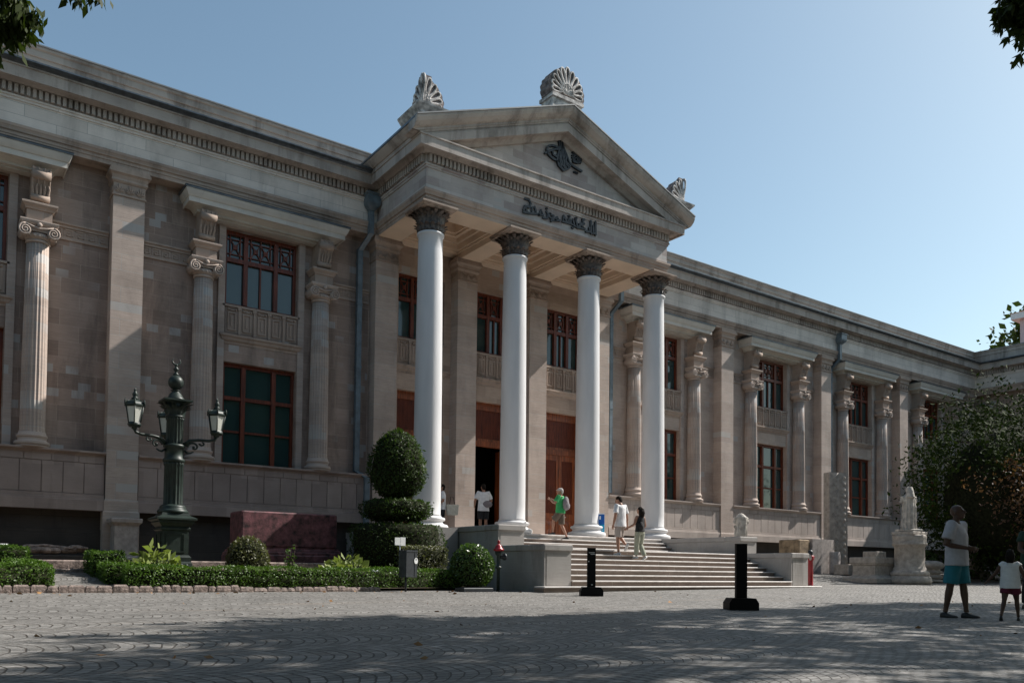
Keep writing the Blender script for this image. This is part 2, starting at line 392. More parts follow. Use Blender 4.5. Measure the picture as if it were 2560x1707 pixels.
for i, p in enumerate(TUGRA): m.ribbon(p, .034 if i in (3, 4, 5) else .031 if i > 5 else .026, 21.76 - .002*i, 21.835)
for p in DOTS: m.ribbon(p, .035, 21.78, 21.835)
m.build('calligraphic_emblem', MAT['iron'], tymp)
m = MB()
for i, p in enumerate(FLOWER): m.ribbon(p, .026, 21.765 - .002*i, 21.835)
m.build('floral_emblem', MAT['iron'], tymp)
m = MB()
for i, p in enumerate(LETTERS): m.ribbon(p, .036, 21.745 - .0006*i, 21.81)
m.build('inscription', MAT['iron'], pf)

# acroteria: carved palmettes on plinths
MAT['acro'] = plain('weathered_marble', (0.40, 0.375, 0.36), 0.8, 0.45, 5, bump=0.3)
MAT['acrodark'] = plain('dark_marble', (0.16, 0.13, 0.125), 0.85, 0.4, 6, bump=0.3)  # darker marble for the slab behind the petals
def petal(mb, base, ang, L, w, d, off, mi=0):
    """teardrop outline of a palmette petal; base (x,z), in the XZ plane then displaced by off(p)"""
    ax = Vector((math.sin(ang), math.cos(ang))); pr = Vector((ax.y, -ax.x)); pts = []
    for i in range(15):
        t = i / 14 * 2 * PI - PI
        s_ = (math.cos(t) + 1) / 2
        q = Vector(base) + ax * (L * (0.35 + .65 * s_)) + pr * (w * math.sin(t) * (.35 + .65 * s_))
        pts.append(off(q.x, q.y, 0))
    mb.tube([off(*base, 0)] + pts[:], [d * .7] + [d] * 15, 6, mi=mi)
def palmette(mb, back, off, H, half=None):
    angs = [-1.5, -1.2, -.88, -.56, -.27, 0, .27, .56, .88, 1.2, 1.5]
    for a in angs:
        if half and a < -0.01: continue
        L = H * (1 - .30 * abs(a) / 1.5)
        petal(mb, (0, .12 * H), a, L * .88, .105 * H, .035 * H, off)
    # scalloped backing slab
    poly = []
    for i in range(45):
        a = -1.75 + 3.5 * i / 44
        if half and a < 0: continue
        L = H * (1 - .27 * abs(a) / 1.5) * (0.95 + .05 * abs(math.cos(a * PI / .3)))
        poly.append((L * math.sin(a), max(0, .1 * H + L * .9 * math.cos(a))))
    poly = [(p[0], max(p[1], 0)) for p in poly]
    if half: poly = [(0, 0)] + [p for p in poly] 
    v = [off(x, z, .02) for x, z in poly] + [off(x, z, back) for x, z in poly]
    n = len(poly)
    mb.add(v, [tuple(range(n)), tuple(reversed(range(n, 2*n)))] + [(i, n+i, n+(i+1) % n, (i+1) % n) for i in range(n)], mi=1)
    for sx in ((1,) if half else (-1, 1)):                       # scroll pair at the foot
        pts = []
        for i in range(16):
            t = i / 15 * 4.6; r_ = .15 * H * (1 - t / 6.5)
            pts.append(off(sx * (.17 * H - r_ * math.cos(t)), .17 * H + r_ * math.sin(t), 0))
        mb.tube(pts, .03 * H, 6)
def acroterion(name, x, y, z, H, corner=0):
    mb = MB()
    if corner == 0:
        root = MB().box(x-.62, x+.62, y, y+.62, z-.75, z-.12).box(x-.68, x+.68, y-.06, y+.68, z-.12, z).build(name, MAT['acro'], museum)
        palmette(mb, .5, lambda a, b, c: (x + a, y + .02 + c, z + b), H)
    else:
        s = corner
        root = MB()
        root.sweep([(x-.55, y+1.2), (x-.55, y-.0), (x+.55, y), (x+.55, y+1.2)], [(-.3,z-.75),(.0,z-.75),(.0,z-.3),(.06,z-.26),(.06,z-.2),(.13,z-.12),(.19,z-.05),(.2,z),(-.3,z)])
        root.box(x-.5, x+.5, y+.1, y+1.2, z-.7, z-.001)
        root = root.build(name, MAT['acro'], museum)
        ex = x - s * .45
        palmette(mb, .28, lambda a, b, c: (ex + s * a, y + .1 + c, z + b), H, True)
        palmette(mb, .28, lambda a, b, c: (ex + s * c, y + .1 + a, z + b), H, True)
    mb.build('palmette', [MAT['acro'], MAT['acrodark']], root)
acroterion('acroterion', XC + .06, 21.5, 15.98, 1.06)
acroterion('acroterion', 12.42, 21.65, 13.98, 1.02, 1)
acroterion('acroterion', 22.85, 21.65, 13.98, 1.02, -1)

# portico ceiling with beams and coffers
m = MB()
beams = [(PX0 + .006, 12.98), (15.8 - .38, 15.8 + .38), (19.02 - .38, 19.02 + .38), (21.57, PX1 - .006)]
for a, b in beams: m.box(a, b, YP + .01 if a in (PX0 + .006, 21.57) else 22.65, YB, 11.15, 11.7)
m.box(12.98, 21.6, YP + .006, 22.66, 11.152, 11.7)
m.box(12.9, 21.7, YB - .38, YB, 11.3, 11.7)
for i in range(3):
    x0, x1 = beams[i][1], beams[i+1][0]
    for k, (ins, z0, z1) in enumerate(((0, 11.34, 11.42), (.06, 11.42, 11.5), (.16, 11.62, 11.7), (.3, 11.78, 11.86), (.36, 11.86, 11.94))):
        a0, a1, c0, c1 = x0 - .02, x1 + .02, 22.63, YB - .36
        w = ins + .08
        m.box(a0, a0 + w, c0, c1, z0, z1 + .3).box(a1 - w, a1, c0, c1, z0, z1 + .3).box(a0 + w, a1 - w, c0, c0 + w, z0, z1 + .3).box(a0 + w, a1 - w, c1 - w, c1, z0, z1 + .3)
m.box(PX0 + .1, PX1 - .1, YP + .1, YB, 12.2, 12.5)
part(m, 'coffered_ceiling', 'soffit')

# free-standing columns
COLX = [12.58, 15.80, 19.02, 22.24]; CY = 22.25
def acanthus(mb, n, z0, H, r0, r1, w, phase=0):
    for i in range(n):
        a = 2*PI*(i + phase)/n; ca, sa = math.cos(a), math.sin(a); rows = []
        for k in range(7):
            t = k / 6
            r_ = r0 + (r1 - r0) * t ** 2.2 + (.06 if k == 5 else .055 if k == 6 else 0)
            z = z0 + H * (t if k < 6 else .86)
            ww = w * (1 - .2 * t) * (1.0 if k < 6 else .85)
            rows.append([(ca*(r_ - .02) - sa*ww, sa*(r_ - .02) + ca*ww, z), (ca*(r_ + .035), sa*(r_ + .035), z), (ca*(r_ - .02) + sa*ww, sa*(r_ - .02) - ca*ww, z)])
        for k in range(6):
            a_, b_ = rows[k], rows[k+1]
            mb.add(a_ + b_, [(0,1,4,3),(1,2,5,4)], True)
for i, x in enumerate(COLX):
    z0 = FZ
    sh = MB(); pr = []
    for k in range(21):
        t = k / 20
        pr.append((.43 - .055 * (t ** 1.7), 1.70 - FZ + t * (10.26 - 1.70)))
    pr = [(.455, 1.66 - FZ), (.43, 1.70 - FZ)] + pr[1:] + [(.40, 9.07), (.42, 9.09), (.42, 9.14), (.385, 9.16)]
    sh.lathe(pr, (x, CY, FZ), 64)
    col = sh.build('portico_column', MAT['plaster'], museum)
    b = MB(); tor = [(.40,.0),(.64,.0)]
    for k in range(11): a = -PI/2 + PI*k/10; tor.append((.61 + .065*math.cos(a), .085 + .085*math.sin(a)))
    tor += [(.57,.18),(.525,.2),(.50,.24),(.505,.27),(.53,.285)]
    for k in range(9): a = -PI/2 + PI*k/8; tor.append((.53 + .045*math.cos(a), .335 + .05*math.sin(a)))
    tor += [(.49,.39),(.46,.41),(.45,.44),(.3,.44)]
    b.lathe(tor, (x, CY, FZ), 64); b.build('base', MAT['plaster'], col)
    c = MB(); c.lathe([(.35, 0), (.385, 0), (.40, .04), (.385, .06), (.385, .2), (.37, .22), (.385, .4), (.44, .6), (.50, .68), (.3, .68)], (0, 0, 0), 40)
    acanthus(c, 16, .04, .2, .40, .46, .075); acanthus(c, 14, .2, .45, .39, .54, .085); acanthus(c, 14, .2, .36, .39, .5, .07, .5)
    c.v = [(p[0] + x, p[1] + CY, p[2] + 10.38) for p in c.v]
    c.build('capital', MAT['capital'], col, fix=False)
    a = MB(); hw = .62
    a.sweep([(x-hw, CY+hw), (x-hw, CY-hw), (x+hw, CY-hw), (x+hw, CY+hw), (x-hw, CY+hw)], [(-.5,11.02),(-.1,11.02),(-.06,11.06),(-.03,11.07),(0,11.1),(0,11.135),(-.5,11.135)], caps=False)
    a.box(x-hw+.3, x+hw-.3, CY-hw+.3, CY+hw-.3, 11.04, 11.13); a.box(x-hw+.01, x+hw-.01, CY-hw+.01, CY+hw-.01, 11.135, 11.15)
    a.build('abacus', MAT['trim'], col)

# main wall with openings
def wall_holes(x0, x1, z0, z1, holes, yf, yb):
    m = MB()
    xs = sorted(set([x0, x1] + [h[0] for h in holes] + [h[1] for h in holes])); zs = sorted(set([z0, z1] + [h[2] for h in holes] + [h[3] for h in holes]))
    for i in range(len(xs) - 1):
        for j in range(len(zs) - 1):
            cx, cz = (xs[i] + xs[i+1]) / 2, (zs[j] + zs[j+1]) / 2
            if any(h[0] < cx < h[1] and h[2] < cz < h[3] for h in holes): continue
            m.add([(xs[i],yf,zs[j]),(xs[i+1],yf,zs[j]),(xs[i+1],yf,zs[j+1]),(xs[i],yf,zs[j+1])], [(0,1,2,3)])
    for a, b, c, d in holes:
        v = [(a,yf,c),(b,yf,c),(b,yf,d),(a,yf,d),(a,yb,c),(b,yb,c),(b,yb,d),(a,yb,d)]
        m.add(v, [(0,4,5,1),(1,5,6,2),(2,6,7,3),(3,7,4,0)])
    m.add([(x0,yb+.2,z0),(x1,yb+.2,z0),(x1,yb+.2,z1),(x0,yb+.2,z1)], []) 
    return m
WW = 1.14                                   # half width of wing windows
LBAYS = [0.47, 8.47]; RBAYS = [26.07, 33.65, 41.1, 48.5]
BAYS = LBAYS + RBAYS
PBAYS = [14.16, 17.38, 20.59]; PW = .92
holes = []
for c in BAYS: holes += [(c - WW, c + WW, 3.13, 6.29), (c - WW, c + WW, 8.06, 10.4)]
for c in PBAYS: holes += [(c - PW, c + PW, FZ, 6.26), (c - PW, c + PW, 8.08, 10.36)]
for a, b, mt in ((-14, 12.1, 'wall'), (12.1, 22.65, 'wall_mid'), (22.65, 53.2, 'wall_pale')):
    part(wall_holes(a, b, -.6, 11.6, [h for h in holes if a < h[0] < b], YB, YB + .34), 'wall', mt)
m = MB().box(-14, 53.6, YB + .9, YB + 1.0, 6.5, 13.0); m.box(-14, 53.6, YB + .3, 40, 13.0, 13.25); m.box(-14, 53.6, 38, 38.3, -.6, 13.0)
m.box(-14.3, -14, YB + .3, 40, -.6, 13); m.box(53.3, 53.6, YB + .3, 40, -.6, 13); part(m, 'roof', 'lead_roof')

def grille(m, x0, x1, z0, z1, y, cells):
    """square lattice lights: border strips and a diagonal cross in each cell"""
    b = .028; w = (x1 - x0)
    for z in (z0 + .13, z1 - .13): m.box(x0, x1, y, y + .05, z - b/2, z + b/2)
    for x in (x0 + .1, x1 - .1): m.box(x - b/2, x + b/2, y - .002, y + .048, z0, z1)
    xs = [x0 + .1 + (w - .2) * i / cells for i in range(cells + 1)]
    for i in range(cells):
        a, c = xs[i], xs[i+1]
        if i: m.box(a - b/2, a + b/2, y - .002, y + .048, z0, z1)
        for sx in (1, -1):
            p = [(a, z0 + .13), (c, z1 - .13)] if sx == 1 else [(a, z1 - .13), (c, z0 + .13)]
            d = Vector((p[1][0]-p[0][0], p[1][1]-p[0][1])).normalized(); nn = Vector((-d.y, d.x)) * b * .5
            m.prism([(p[0][0]+nn.x, p[0][1]+nn.y), (p[1][0]+nn.x, p[1][1]+nn.y), (p[1][0]-nn.x, p[1][1]-nn.y), (p[0][0]-nn.x, p[0][1]-nn.y)], y + (.004 if sx == 1 else .007), y + .045, 'y')
        q = (a + c) / 2; zq = (z0 + z1) / 2
        m.box(q - .07, q + .07, y - .006, y + .04, zq - .07, zq + .07)
def window(c, hw, z0, z1, upper):
    y = YB + .17; m = MB(); fw = .085
    m.box(c-hw, c-hw+fw, y, y+.1, z0, z1).box(c+hw-fw, c+hw, y, y+.1, z0, z1)
    m.box(c-hw+fw, c+hw-fw, y+.002, y+.1, z0, z0+fw).box(c-hw+fw, c+hw-fw, y+.002, y+.1, z1-fw*1.3, z1)
    third = [-.42, .42] if hw > 1 else ([-.33, .33] if upper else [-.33, .33])
    for s in third: m.box(c+s*hw-.065, c+s*hw+.065, y-.03, y+.09, z0+fw, z1-fw)
    if upper:
        zt = z0 + (z1 - z0) * .615
        m.box(c-hw+fw, c+hw-fw, y-.015, y+.08, zt-.06, zt+.07)
        m.box(c-.025, c+.025, y+.02, y+.08, z0+fw, zt-.06)
        e = [-hw+fw, third[0]*hw-.065, third[0]*hw+.065, third[1]*hw-.065, third[1]*hw+.065, hw-fw]
        for k, n in ((0, 1), (2, 2 if hw > 1 else 1), (4, 1)):
            grille(m, c+e[k], c+e[k+1], zt+.07, z1-fw*1.3, y+.03, n)
    else:
        for k, t in enumerate((.34, .665)):
            zt = z1 - (z1 - z0) * t; h = .055 if k == 0 else .03
            m.box(c-hw+fw, c+hw-fw, y-.012 if k == 0 else y+.02, y+.08, zt-h, zt+h)
    w = m.build('window', MAT['wood'], museum)
    MB().box(c-hw+.02, c+hw-.02, y+.085, y+.1, z0+.02, z1-.02).build('pane', MAT['glass'], w)
for c in BAYS:
    window(c, WW, 8.06, 10.4, True); window(c, WW, 3.13, 6.29, False)
for c in PBAYS: window(c, PW, 8.08, 10.36, True)

# doors of the portico
def door(c, opened):
    y = YB + .2; m = MB()
    m.box(c-PW, c-PW+.09, y, y+.12, FZ, 6.26).box(c+PW-.09, c+PW, y, y+.12, FZ, 6.26).box(c-PW+.09, c+PW-.09, y+.002, y+.12, 6.12, 6.26)
    zb = 4.62
    m.box(c-PW+.09, c+PW-.09, y-.02, y+.12, zb, zb+.2).box(c-PW+.09, c+PW-.09, y+.02, y+.12, zb+.2, zb+.3).box(c-PW+.09, c+PW-.09, y+.01, y+.1, 5.98, 6.12)
    d = m.build('door', MAT['door'], museum)
    g = MB()
    for k in range(34): x = c-PW+.09 + (2*PW-.18)*(k+.5)/34; g.box(x-.012, x+.012, y+.05, y+.07, zb+.3, 5.98)
    for k in range(22): z = zb+.3 + (5.98-zb-.3)*(k+.5)/22; g.box(c-PW+.09, c+PW-.09, y+.052, y+.068, z-.012, z+.012)
    g.box(c-PW+.09, c+PW-.09, y+.09, y+.11, zb+.3, 5.98)
    g.build('fanlight_grille', MAT['wood'], d)
    for s in (-1, 1):
        a, b = (c-PW+.09, c-.008) if s < 0 else (c+.008, c+PW-.09)
        if opened:
            l = MB().box(a if s < 0 else b-.06, a+.06 if s < 0 else b, y+.13, y+.95, FZ+.01, zb); l.build('door_leaf', MAT['door'], d); continue
        l = MB(); st = .13
        l.box(a, a+st, y+.02, y+.08, FZ+.01, zb).box(b-st, b, y+.02, y+.08, FZ+.01, zb)
        for z0, z1 in ((FZ+.01, FZ+.25), (2.05, 2.3), (zb-.22, zb)): l.box(a+st, b-st, y+.022, y+.08, z0, z1)
        l.box(a+st, b-st, y+.05, y+.07, FZ+.25, 2.05)
        l.rings([[(a+st+i, y+.05-dy, FZ+.25+i), (b-st-i, y+.05-dy, FZ+.25+i), (b-st-i, y+.05-dy, 2.05-i), (a+st+i, y+.05-dy, 2.05-i)] for i, dy in ((.05, 0), (.2, .035), (.24, .03))])
        l.box(a+st, b-st, y+.075, y+.09, 2.3, zb-.22)
        lf = l.build('door_leaf', MAT['door'], d)
        g = MB()
        for k in range(12): x = a+st + (b-a-2*st)*(k+.5)/12; g.box(x-.009, x+.009, y+.035, y+.05, 2.3, zb-.22)
        for k in range(44): z = 2.3 + (zb-2.52)*(k+.5)/44; g.box(a+st, b-st, y+.037, y+.048, z-.009, z+.009)
        g.build('lattice', MAT['wood'], lf)
        MB().tube([(c + s*.25 - .1, y-.01, 2.17), (c + s*.25, y-.035, 2.18), (c + s*.25 + .1, y-.01, 2.17)], .018).build('handle', MAT['acro'], lf)
door(PBAYS[0], False); door(PBAYS[1], True); door(PBAYS[2], False)
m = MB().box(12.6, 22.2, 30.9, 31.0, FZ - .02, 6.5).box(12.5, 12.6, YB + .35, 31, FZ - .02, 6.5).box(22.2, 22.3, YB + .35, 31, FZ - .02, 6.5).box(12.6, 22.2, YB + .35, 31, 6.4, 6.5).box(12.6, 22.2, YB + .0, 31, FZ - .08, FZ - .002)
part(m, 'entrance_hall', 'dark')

# pilasters
def pilaster(x, zb, hw=.41):
    pth = [(x-hw, YB+.05), (x-hw, YW), (x+hw, YW), (x+hw, YB+.05)]
    p = MB().box(x-hw, x+hw, YW, YB+.05, zb, 10.36)
    if zb < 1.3: p.sweep(pth, [(-.1,zb),(.05,zb),(.05,zb+.18),(.02,zb+.24),(-.1,zb+.24)])
    else: p.sweep(pth, [(-.1,-.6),(.06,-.6),(.06,1.5),(.03,1.53),(.03,1.8),(.008,1.86),(-.1,1.86)])
    p = p.build('pilaster', MAT['pil'], museum)
    c = MB()
    c.sweep(pth, [(-.2,10.362),(.03,10.362),(.04,10.39),(.02,10.41),(.005,10.43),(.005,10.72),(.03,10.74),(.06,10.78),(.06,10.82),(.04,10.84),(.07,10.93),(.11,10.97),(.13,10.98),(.13,11.07),(.1,11.08),(.1,11.155),(-.2,11.155)])
    for k in range(3):
        cx = x - hw + .14 + k * (2*hw - .28) / 2
        for a in (-1.1, -.55, 0, .55, 1.1):
            L = .24 - .06 * abs(a)
            c.tube([(cx, YW-.01, 10.46), (cx + .5*L*math.sin(a), YW-.03, 10.46 + .6*L*math.cos(a)), (cx + L*math.sin(a)*.62, YW-.02, 10.46 + L*math.cos(a) - .02*abs(a))], [.012, .026, .012], 6)
        c.tube([(cx-.12, YW-.01, 10.6), (cx-.1, YW-.02, 10.5), (cx, YW-.02, 10.455), (cx+.1, YW-.02, 10.5), (cx+.12, YW-.01, 10.6)], .012, 5)
    for k in range(2):
        cy = YW + .14 + k * .2
        for a in (-.8, 0, .8):
            c.tube([(x-hw+.01, cy, 10.46), (x-hw-.02, cy+.1*math.sin(a), 10.46+.2*math.cos(a))], [.014, .022], 5)
    c.build('capital', MAT['trim'], p)
for x in (-3.5, 4.49, 29.85, 37.44, 44.76, 52.3): pilaster(x, 1.53)
for x in (12.55, 15.77, 18.98, 22.2): pilaster(x, FZ - .05)

# engaged Ionic columns, consoles, hoods over the wing windows
AX = 25.38
def ionic_column():
    sh = MB().lathe([(.325, 3.52), (.31, 3.56), (.305, 3.6), (.30, 5.2), (.285, 7), (.265, 8.58)], (0, AX, 0), 100, True, flute=20, depth=.028)
    sh.lathe([(.27, 8.58), (.29, 8.6), (.29, 8.64), (.26, 8.66)], (0, AX, 0), 32)
    col = sh.build('engaged_column', MAT['pil'], museum)
    b = MB(); pr = [(.2,3.13),(.41,3.13),(.42,3.16)]
    for k in range(9): a = -PI/2 + PI*k/8; pr.append((.375 + .05*math.cos(a), 3.235 + .06*math.sin(a)))
    pr += [(.35,3.31),(.335,3.34),(.345,3.37)]
    for k in range(7): a = -PI/2 + PI*k/6; pr.append((.34 + .03*math.cos(a), 3.42 + .045*math.sin(a)))
    pr += [(.33,3.48),(.325,3.53),(.2,3.53)]
    b.lathe(pr, (0, AX, 0), 48); b.build('base', MAT['pil'], col)
    c = MB()
    c.lathe([(.2,8.66),(.28,8.66),(.33,8.74),(.34,8.78),(.3,8.82),(.2,8.82)], (0, AX, 0), 32)
    for k in range(9):
        a = -PI + PI * (k + .5) / 9
        c.ellipsoid((.32*math.cos(a), AX + .32*math.sin(a), 8.745), (.035, .035, .045), 8, 6)
    yv = AX - .36
    c.box(-.40, .40, yv + .04, AX + .2, 8.84, 9.0)
    c.sweep([(-.43, AX+.2), (-.43, yv-.02), (.43, yv-.02), (.43, AX+.2)], [(-.2,9.0),(-.04,9.0),(0,9.04),(.02,9.09),(.02,9.12),(-.2,9.12)])
    for s in (-1, 1):
        c.v += []; pts = []
        for i in range(34):
            t = i / 33 * 4.4 * PI; r_ = .155 * (1 - .86 * i / 33)
            pts.append((s * (.33 - 0) - s * r_ * math.sin(-t) * 1.0, yv - .01 - .02 * (i / 33), 8.83 + r_ * math.cos(t)))
        c.tube(pts, [.026 - .010 * i / 33 for i in range(34)], 6)
        k = MB().lathe([(0.02, -.02), (.05, -.02), (.05, .0), (.15, .0), (.14, .12), (.11, .3), (.15, .5)], (0, 0, 0), 24)
        c.add([(s * .33 + p[0], yv + .01 + p[2], 8.83 + p[1]) for p in k.v], k.f, True)
    c.tube([(-.33, yv - .01, 8.985), (-.15, yv - .015, 8.93), (0, yv - .02, 8.90), (.15, yv - .015, 8.93), (.33, yv - .01, 8.985)], .024, 6)
    c.ellipsoid((0, yv - .03, 9.0), (.06, .04, .06), 10, 8)
    c.build('capital', MAT['pil'], col)
    e = MB().box(-.30, .30, AX - .26, YB + .05, 9.12, 9.43)
    e.sweep([(-.30, YB+.05), (-.30, AX-.26), (.30, AX-.26), (.30, YB+.05)], [(-.1,9.43),(.03,9.43),(.05,9.48),(.1,9.53),(.12,9.56),(.12,9.61),(.05,9.62),(-.1,9.62)])
    e.build('entablature_block', MAT['trim'], col)
    q = MB(); poly = []                                  # S-shaped console seen from the side (y, z)
    for i in range(19):
        t = i / 18
        y = AX - .30 - .16 * math.cos(t * PI * 1.05) * (1 if t < .55 else .55) + .10 * t * 0
        poly.append((y + (.12 if t > .85 else 0), 10.5 - .88 * t))
    poly = [(YB + .04, 10.5)] + poly + [(YB + .04, 9.62)]
    q.prism(poly, -.21, .21, 'x')
    for x in (-.2, -.07, .07, .2): q.tube([(x, p[0] - .012, p[1]) for p in poly[1:-1]], .024, 6)
    for zc, yc, r_ in ((10.33, AX - .40, .12), (9.78, AX - .22, .085)):
        k = MB().lathe([(.02, -.235), (r_ * .35, -.235), (r_ * .4, -.215), (r_, -.225), (r_, .225), (r_ * .4, .215), (r_ * .35, .235), (.02, .235)], (0, 0, 0), 20)
        q.add([(p[2], yc + p[0], zc + p[1]) for p in k.v], k.f, True)
    for a in (-.5, -.25, 0, .25, .5):                    # acanthus leaf on its lower half
        q.tube([(a * .2, AX - .20, 9.70), (a * .34, AX - .25, 9.86), (a * .40, AX - .31, 10.02), (a * .36, AX - .37, 10.09)], [.02, .034, .03, .012], 6)
    q.build('console', MAT['trim'], col)
    return col
icol = ionic_column(); first = True
for c in BAYS:
    for s in (-1, 1):
        o = icol if first else copy_tree(icol, museum)
        first = False; o.location.x = c + s * 1.84
def hood(c):
    pth = [(c-2.1, YB), (c-2.1, 25.2), (c+2.1, 25.2), (c+2.1, YB)]
    h = MB().sweep(pth, [(-.3,10.5),(.02,10.5),(.02,10.56),(.05,10.58),(.1,10.64),(.16,10.67),(.3,10.68),(.3,10.64),(.33,10.64),(.33,10.78),(.36,10.8),(.40,10.88),(.43,10.96),(.43,10.995),(-.3,10.995)])
    h.box(c-1.95, c+1.95, 25.3, YB+.02, 10.45, 10.55)
    h = h.build('window_hood', MAT['hood'], museum)
    MB().sweep(pth, [(-.35,10.996),(.46,10.996),(.46,11.02),(.47,11.05),(-.35,11.12)]).build('lead_flashing', MAT['gutter'], h)
for c in BAYS: hood(c)
# surrounds: sill panels between the two windows, reveals
def spandrel(c, hw, n, mat='trim'):
    y = YB; m = MB()
    m.sweep([(c-hw, y+.2), (c-hw, y), (c+hw, y), (c+hw, y+.2)], [(-.2,7.98),(.06,7.98),(.06,8.04),(.03,8.055),(-.2,8.055)], caps=True)
    m.sweep([(c-hw, y+.2), (c-hw, y), (c+hw, y), (c+hw, y+.2)], [(-.2,6.84),(.02,6.84),(.03,6.9),(.08,6.95),(.1,7.02),(.14,7.06),(.14,7.12),(.05,7.14),(-.2,7.14)])
    w = 2 * hw / n
    for k in range(n):
        a, b = c - hw + k*w, c - hw + (k+1)*w
        m.box(a+.03, b-.03, y-.015, y+.05, 7.2, 7.97)
        for (p, q, r_, s_) in ((a+.1, b-.1, 7.26, 7.3), (a+.1, b-.1, 7.78, 7.82)): m.box(p, q, y-.05, y, r_, s_)
        for x in (a+.1, b-.14): m.box(x, x+.04, y-.05, y, 7.3, 7.78)
        m.box(a+.2, b-.2, y-.035, y, 7.38, 7.7)
        for x in (a+.12, b-.12):
            m.ellipsoid((x, y-.04, 7.9), (.035, .035, .035), 8, 6)
        m.tube([(a+.12, y-.03, 7.9), ((a+b)/2, y-.03, 7.87), (b-.12, y-.03, 7.9)], .018, 6)
    for k in range(1, n):
        x = c - hw + k*w; m.box(x-.035, x+.035, y-.06, y, 7.15, 7.9).box(x-.06, x+.06, y-.075, y, 7.9, 7.975)
    part(m, 'spandrel_panel', mat)
for c in BAYS: spandrel(c, WW + .02, 5)
for c in PBAYS: spandrel(c, PW + .02, 4)
# frames raised round the window bay
m = MB()
for c in BAYS:
    for s in (-1, 1):
        a, b = sorted((c + s*(WW+.02), c + s*(WW+.22))); m.box(a, b, YB-.06, YB+.02, 3.13, 10.46)
    m.box(c-WW-.021, c+WW+.021, YB-.058, YB+.02, 10.4, 10.458); part(m, 'window_surround', 'pil'); m = MB()
pass

# meander string course
m = MB()
def meander(x0, x1):
    y = YB
    m.box(x0, x1, y-.1, y+.02, 9.36, 9.42).box(x0, x1, y-.06, y+.02, 9.28, 9.36).box(x0, x1, y-.025, y+.02, 9.0, 9.28).box(x0, x1, y-.045, y+.02, 8.95, 9.0)
    n = max(1, int((x1 - x0) / .26)); w = (x1 - x0) / n; b = .02
    for k in range(n):
        a = x0 + k*w
        for (p, q, r_, s_) in ((0, w*.8, 9.22, 9.25), (w*.8-b, w*.8, 9.06, 9.22), (w*.25, w*.8, 9.06, 9.085), (w*.25, w*.25+b, 9.06, 9.16), (w*.25, w*.58, 9.145, 9.165), (0, b, 9.06, 9.25)):
            m.box(a+p, a+q, y-.045, y, r_, s_)
for p, q in ((-3.05, -1.37 - .32), (2.31 + .35, 4.05), (4.93, 6.63 - .35), (10.31 + .35, 12.1), (22.65, 24.23 - .35), (27.91 + .35, 29.42), (30.28, 31.81 - .35), (35.49 + .35, 37.0), (37.88, 39.26 - .35), (42.94 + .35, 44.33), (45.2, 46.3)):
    m = MB(); meander(p, q); part(m, 'meander_course', 'trim')
pass

# socle: slabs with open joints, ledge, mouldings; recessed basement below
m = MB(); led = MB(); low = MB()
segs = [(-14, -3.93), (-3.07, 4.06), (4.92, 12.11), (22.66, 29.42), (30.28, 37.01), (37.87, 44.33), (45.19, 51.87), (52.73, 53)]
for a, b in segs:
    m.box(a, b, 25.215, YB+.02, 1.9, 3.0)
    n = max(1, round((b - a) / .5)); w = (b - a) / n
    for k in range(n):
        x = a + k*w; dy = random.uniform(0, .006)
        m.box(x+.011, x+w-.011, 25.19 - dy, 25.22, 1.975, 2.80)
    n2 = max(1, round((b - a) / .62)); w = (b - a) / n2
    for k in range(n2):
        x = a + k*w; m.box(x+.009, x+w-.009, 25.192 - random.uniform(0, .005), 25.22, 2.82, 2.995)
    led.sweep([(a, 25.22), (b, 25.22)], [(-.5,2.999),(.03,2.999),(.04,3.03),(.08,3.05),(.13,3.07),(.15,3.09),(.15,3.135),(-.5,3.14)])
    led.sweep([(a, 25.22), (b, 25.22)], [(-.3,1.52),(.10,1.52),(.1,1.8),(.085,1.81),(.085,1.85),(.06,1.86),(.06,1.955),(.02,1.965),(-.3,1.965)])
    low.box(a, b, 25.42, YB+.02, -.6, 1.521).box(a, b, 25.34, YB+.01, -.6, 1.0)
    sm = 'socle' if a < 12 else 'socle_pale'; part(m, 'socle', sm); part(led, 'socle_moulding', sm); part(low, 'basement', 'basement'); m = MB(); led = MB(); low = MB()

